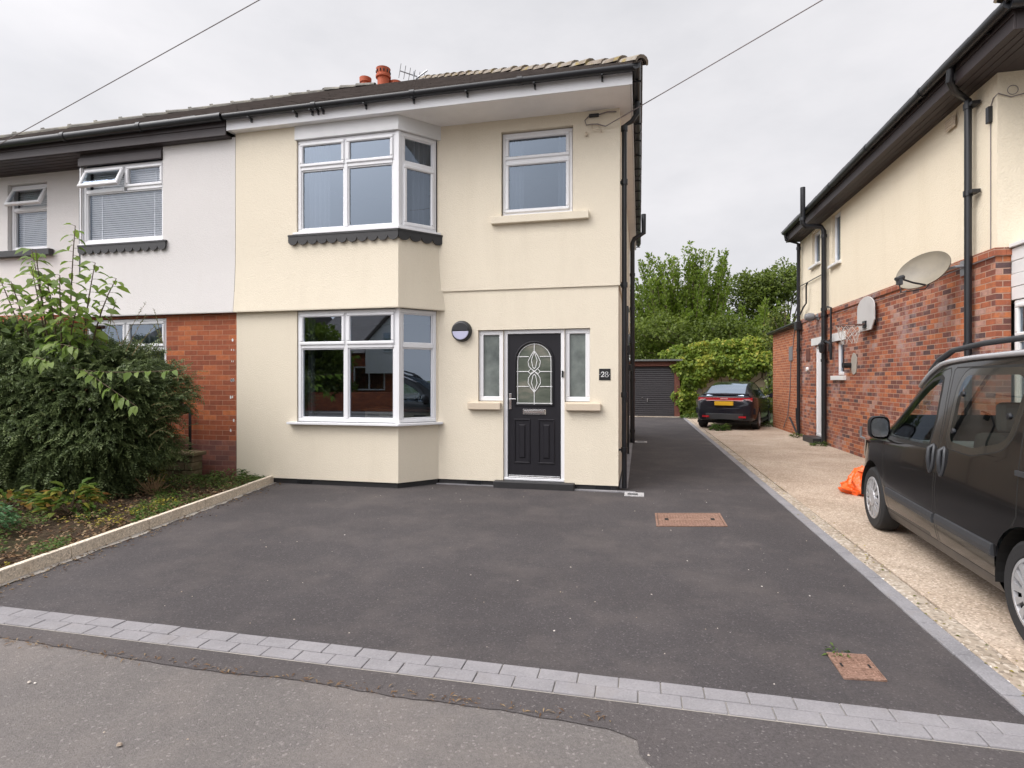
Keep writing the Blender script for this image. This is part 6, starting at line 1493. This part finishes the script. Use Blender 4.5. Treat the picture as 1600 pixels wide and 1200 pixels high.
clump('yellow_flower','yellow flowering plant with pale buds beside the middle of the edging stones','flower',-5.22,5.02,60,.035,'leaf_yellow',.09,.12,.6,group='yellow flowers by the edging')
clump('yellow_flower','yellow flowering plant beside the edging stones, nearest the viewer','flower',-5.12,4.55,50,.035,'leaf_yellow',.09,.11,.6,group='yellow flowers by the edging')
T=thing('cut_shrub','bundle of dry tan cut-back stems in the soil below the hedge','shrub',(-6.05,5.95,.05)); m=MB()
for k in range(46):
    a=random.uniform(0,2*PI); q=random.uniform(.05,.22); m.tube([(-6.05+random.uniform(-.03,.03),5.95+random.uniform(-.03,.03),.03),(-6.05+q*math.cos(a),5.95+q*math.sin(a),random.uniform(.12,.30))],[.006,.003],4)
m.build('stems','twig_tan',T)
# ground cover and litter that nobody could count
def scatter(name,mat,n,fn,L0,wide,zr,flat=True,rnd=None):
    P=np.array([fn() for _ in range(n)]); P[:,2]+=RNG.uniform(0,zr,n); a=RNG.uniform(0,2*PI,n); AX=np.stack([np.cos(a),np.sin(a),RNG.uniform(-.1,.4,n)],1); NM=unit(n)*(.35 if flat else .6)+A3(0,0,1); L=L0*RNG.uniform(.5,1.4,n)
    return setp(leaf_obj(name,mat,P,AX,NM,L,L*wide,RNG.uniform(0,1,n)),kind='stuff')
def inbed(): 
    y=random.uniform(2.95,7.1); x=bedx(y)-.06-random.random()**1.6*3.2; return (x,y,.075)
scatter('leaf_litter','leaf_litter',3400,inbed,.045,.55,.03)
def patchy():
    while True:
        x,y,z=inbed()
        if math.sin(x*4.1+1)*math.sin(y*3.3)+.5*math.sin(x*9+y*7)>.15 or (y>6.2 and random.random()<.7): return (x,y,z)
scatter('ground_cover','leaf_weed',7000,patchy,.032,.6,.05)
def yel():
    while True:
        x,y,z=inbed()
        if math.sin(x*3+2)*math.sin(y*2.1+1)>.45: return (x,y,z)
scatter('ground_cover','leaf_yellow',330,yel,.03,.6,.06)
def chips(name,mat,n,fn,r0):
    m=MB()
    for _ in range(n):
        x,y=fn(); r=r0*random.choice([.5,.6,.8,1,1,1.4]); h=r*random.uniform(.3,.6); k=6; a0=random.random()*6; vs=[(x+r*math.cos(a0+2*PI*i/k)*random.uniform(.7,1.2),y+r*math.sin(a0+2*PI*i/k)*random.uniform(.5,1.1),.001) for i in range(k)]; vs+=[((v[0]-x)*.6+x,(v[1]-y)*.6+y,.001+h*random.uniform(.7,1.2)) for v in vs]
        m.add(vs,[tuple(range(k,2*k))]+[(i,(i+1)%k,k+(i+1)%k,k+i) for i in range(k)])
    o=m.build(name,mat,None); o.data.attributes.new('rnd','FLOAT','POINT').data.foreach_set('value',np.repeat(RNG.uniform(0,1,n),12).astype(np.float32)); return setp(o,kind='stuff')
def along(): 
    y=2.9+random.random()**1.7*11; return (random.gauss(1.80,.022),y)
chips('loose_gravel','chip',620,along,.012)
chips('loose_gravel','chip',260,lambda:(random.gauss(1.92,.06),2.9+random.random()**1.5*10),.010)
chips('loose_stones','chip',170,lambda:(random.uniform(-4.2,1.6),random.uniform(2.95,9)),.005)
chips('loose_stones','chip',11,lambda:(random.uniform(-3.2,.3),random.uniform(1.7,2.5)),.010)
scatter('leaf_litter','leaf_litter',330,lambda:(bedx(0)*0+(lambda y:(bedx(y)+.05+abs(random.gauss(0,.10)),y,.004))(random.uniform(2.95,7.3))),.035,.4,.006) if False else None
def kerbl():
    y=random.uniform(2.95,7.3); return (bedx(y)+.03+abs(random.gauss(0,.11)),y,.004)
scatter('leaf_litter','leaf_litter',420,kerbl,.03,.35,.006)
def seam():
    x=random.uniform(-4,-.1); return (x,2.50+random.gauss(0,.018),.0)
scatter('leaf_litter','leaf_litter',260,seam,.03,.22,.006)
def gaps(): return (random.gauss(1.86,.05),2.95+random.random()**1.3*14,.006)
scatter('leaf_litter','leaf_yellow',260,gaps,.022,.5,.01)
def weed(label,x,y,n=90,r=.14,h=.12,L0=.07): clump('weed',label,'weed',x,y,n,L0,'leaf_weed',h,r,.28,z=.0)
weed('grassy weed tuft on the concrete under the rear of the hatchback',2.35,17.7,150,.22,.20,.16); weed('weed at the foot of the far corner of the brick extension',4.10,19.6,80,.2,.18,.14)
weed('weed at the foot of the tall soil pipe by the side door',3.98,13.95,90,.14,.12,.08); weed('weed at the foot of the drainpipe beside the extension',4.02,15.9,60,.16,.12,.10)
weed('weed growing where the ivy meets the drive edging',1.95,22.9,120,.3,.2,.16); weed('grass tuft at the top edge of the nearer metal cover',1.06,3.40,26,.07,.02,.035)
# ================================================================ COVERS, BAG
def cover(label,c,slot):
    T=thing('manhole_cover',label,'manhole cover',(sum(p[0] for p in c)/4,sum(p[1] for p in c)/4,0),0,'rusty metal covers in the driveway')
    a,b_,cc,d_=[Vector((p[0],p[1],0)) for p in c]   # far left, far right, near right, near left
    def P(u,v,z): 
        q=(a*(1-u)+b_*u)*(1-v)+(d_*(1-u)+cc*u)*v; return (q.x,q.y,z)
    m=MB()
    for (u0,u1,v0,v1) in ((-.03,1.03,-.04,0),(-.03,1.03,1,1.04),(-.03,0,0,1),(1,1.03,0,1)): m.add([P(u0,v0,.001),P(u1,v0,.001),P(u1,v1,.001),P(u0,v1,.001),P(u0,v0,.010),P(u1,v0,.010),P(u1,v1,.010),P(u0,v1,.010)],[(4,5,6,7),(0,1,5,4),(1,2,6,5),(2,3,7,6),(3,0,4,7)])
    m.build('frame','iron_cover',T)
    m=MB(); m.add([P(.012,.015,.002),P(.988,.015,.002),P(.988,.985,.002),P(.012,.985,.002),P(.012,.015,.007),P(.988,.015,.007),P(.988,.985,.007),P(.012,.985,.007)],[(4,5,6,7),(0,1,5,4),(1,2,6,5),(2,3,7,6),(3,0,4,7)])
    n,k=(22,14) if not slot else (12,14)
    for i in range(n):
        for j in range(k):
            if abs(j-k/2+.5)<1: continue
            u0,u1=(i+.15)/n,(i+.85)/n; v0,v1=(j+.2)/k,(j+.8)/k; m.add([P(u0,v0,.007),P(u1,v0,.007),P(u1,v1,.007),P(u0,v1,.007),P(u0,v0,.0095),P(u1,v0,.0095),P(u1,v1,.0095),P(u0,v1,.0095)],[(4,5,6,7),(0,1,5,4),(2,3,7,6),(1,2,6,5),(3,0,4,7)])
    m.build('lid','iron_cover',T)
    m=MB()
    for u in (.14,.86): m.add([P(u-.03,.42,.0105),P(u+.03,.42,.0105),P(u+.03,.58,.0105),P(u-.03,.58,.0105)],[(0,1,2,3)])
    m.split('key_hole','dark_hole',T)
cover('large rusty metal inspection cover in the driveway off the house corner',[(.19,6.47),(.86,6.62),(.86,6.09),(.19,5.94)],False)
cover('small rusty metal cover with a tuft of grass near the block paving',[(1.005,3.365),(1.195,3.385),(1.195,3.135),(1.005,3.115)],True)
T=thing('plastic_bag','bright orange plastic carrier bag slumped on concrete by the van front wheel','bag',(2.82,8.2,0))
bm=bmesh.new(); bmesh.ops.create_icosphere(bm,subdivisions=5,radius=1)
from mathutils import noise as mnoise
for v in bm.verts:
    p=v.co.copy(); a=mnoise.noise(p*2.1+Vector((3,1,2))); r_=mnoise.turbulence(p*3.2,3,False); z=p.z
    q=Vector((p.x*.25,p.y*.24,0)); hgt=.115+.115*z
    if z>0: q*=(1-.45*z); hgt+=.15*z*z+.07*z*max(0,p.x)
    q*=1+.30*a+.16*(r_-.6); crease=abs(math.sin(math.atan2(p.y,p.x)*7+z*5+a*4))**3*.022
    v.co=Vector((2.85+q.x-.0+crease*p.x,8.2+q.y,max(.003,hgt+.05*a*z+.03*(r_-.6))))
me=bpy.data.meshes.new('bag_body'); bm.to_mesh(me); bm.free(); me.materials.append(M['bag_orange']); me.polygons.foreach_set('use_smooth',[True]*len(me.polygons)); boxuv(me,Vector())
for v in me.vertices: v.co-=Vector(T.location)
o=bpy.data.objects.new('bag_body',me); COL.objects.link(o); o.parent=T
m=MB()
def ribbon(pts,wd): 
    P=[Vector(p) for p in pts]
    for i in range(len(P)-1):
        w0=Vector((.25,-.6,.75)).normalized()*wd*(1+.3*math.sin(i*1.7)); w1=Vector((.25,-.6,.75)).normalized()*wd*(1+.3*math.sin(i*1.7+1.7)); m.add([P[i]-w0,P[i+1]-w1,P[i+1]+w1,P[i]+w0],[(0,1,2,3)])
ribbon([(2.72,8.02,.12),(2.66,7.98,.20),(2.67,7.97,.28),(2.73,7.98,.33),(2.79,8.0,.31),(2.80,8.02,.24),(2.78,8.04,.18)],.016); ribbon([(2.92,8.05,.30),(2.96,8.02,.40),(3.03,8.04,.43),(3.06,8.08,.36)],.02)
m.build('handle','bag_orange',T,smooth=True)
# ================================================================ OVERHEAD CABLES
def line(name,label,a,b_,sag,r=.0065):
    T=setp(MB().tube([Vector(a).lerp(Vector(b_),t)-Vector((0,0,sag*4*t*(1-t))) for t in np.linspace(0,1,40)],r,6).build(name,'cable',None),label,'cable'); return T
line('overhead_cable','thin overhead cable slanting across the sky to the left roof',(-11.6,6.8,4.62),(8.9,4.3,9.05),.06)
line('overhead_cable','thin overhead cable running from the eaves corner up to the right across the sky',(-.44,7.59,4.90),(9.2,3.35,7.75),.05)
# ================================================================ ACROSS THE STREET (seen mirrored in the window panes)
def street_house(x,label,gx,wallm,tall=0):
    T=thing('street_house',label,'house',(x,-18,0)); e=3.1+tall; m=MB(); m.box(x-4.6,x+4.6,-26,-16,-.05,e); m.build('wall',wallm,T)
    m=MB(); m.prism([(x-4.9,-15.7,e),(x-4.9,-26.3,e),(x-4.9,-21,e+3.0)],(9.8,0,0)); m.build('roof','slate_tile',T)
    m=MB(); m.prism([(gx-1.7,-15.5,e-1.2),(gx+1.7,-15.5,e-1.2),(gx+1.7,-15.5,e+.5),(gx,-15.5,e+2.2),(gx-1.7,-15.5,e+.5)],(0,-4,0)); m.build('gable','white_paint',T)
    m=MB()
    for s in (-1,1): m.prism([(gx,-15.3,e+2.22),(gx,-15.3,e+2.42),(gx+s*2.0,-15.3,e+.38),(gx+s*2.0,-15.3,e+.2)],(0,-4.2,0))
    m.build('gable_roof','slate_tile',T)
    f=Fr((0,-15.5,0),(-1,0,0),(0,1,0)); window(f,-gx-.6,-gx+.6,e,e+1.2,T,cols=(-gx,),w=.06)
    f=Fr((0,-16,0),(-1,0,0),(0,1,0))
    for q in (-3.2,0,3.2): window(f,-x+q-1.0,-x+q+1.0,.9,2.3,T,cols=(-x+q,),w=.06)
    m=MB(); m.box(x+2.6,x+3.5,-22,-21,e+2,e+4.4); m.build('chimney','brick_plum',T)
street_house(-15.6,'low brick house across the street with white gable, mirrored in the ground floor bay',-13.9,'brick_orange')
street_house(-27,'white house across the street beyond the tree',-27,'render_white',1)
street_house(-4.2,'brick house across the street opposite the front door',-6,'brick_orange')
street_house(7.5,'white house across the street opposite the right house',8,'render_white')
T=thing('garden_wall','low brick garden wall across the street','wall',(-10,-10.6,0)); m=MB(); m.box(-28,8,-10.8,-10.55,-.05,.9); m.build('bricks','brick_orange',T)
cl=[(random.uniform(-1.6,1.6),random.uniform(-1,1),random.uniform(1,5.5),random.uniform(.8,1.2)) for i in range(22)]
crown_tree('street_tree','leafy tree across the street mirrored in the bay window',(-16.9,-11.9,0),5,[(a*1.05,b_*.7,c*.72,d*1.0) for a,b_,c,d in cl]+[(a*1.0,-.1,.7,.7) for a in (-1.6,-.8,0,.8,1.5)],11000,.22,'leaf_dark')
crown_tree('street_tree','second leafy tree across the street',(-21.5,-12.3,0),3.2,[(a*.7,b_*.7,c*.55,d*.8) for a,b_,c,d in cl],6000,.2,'leaf_dark')
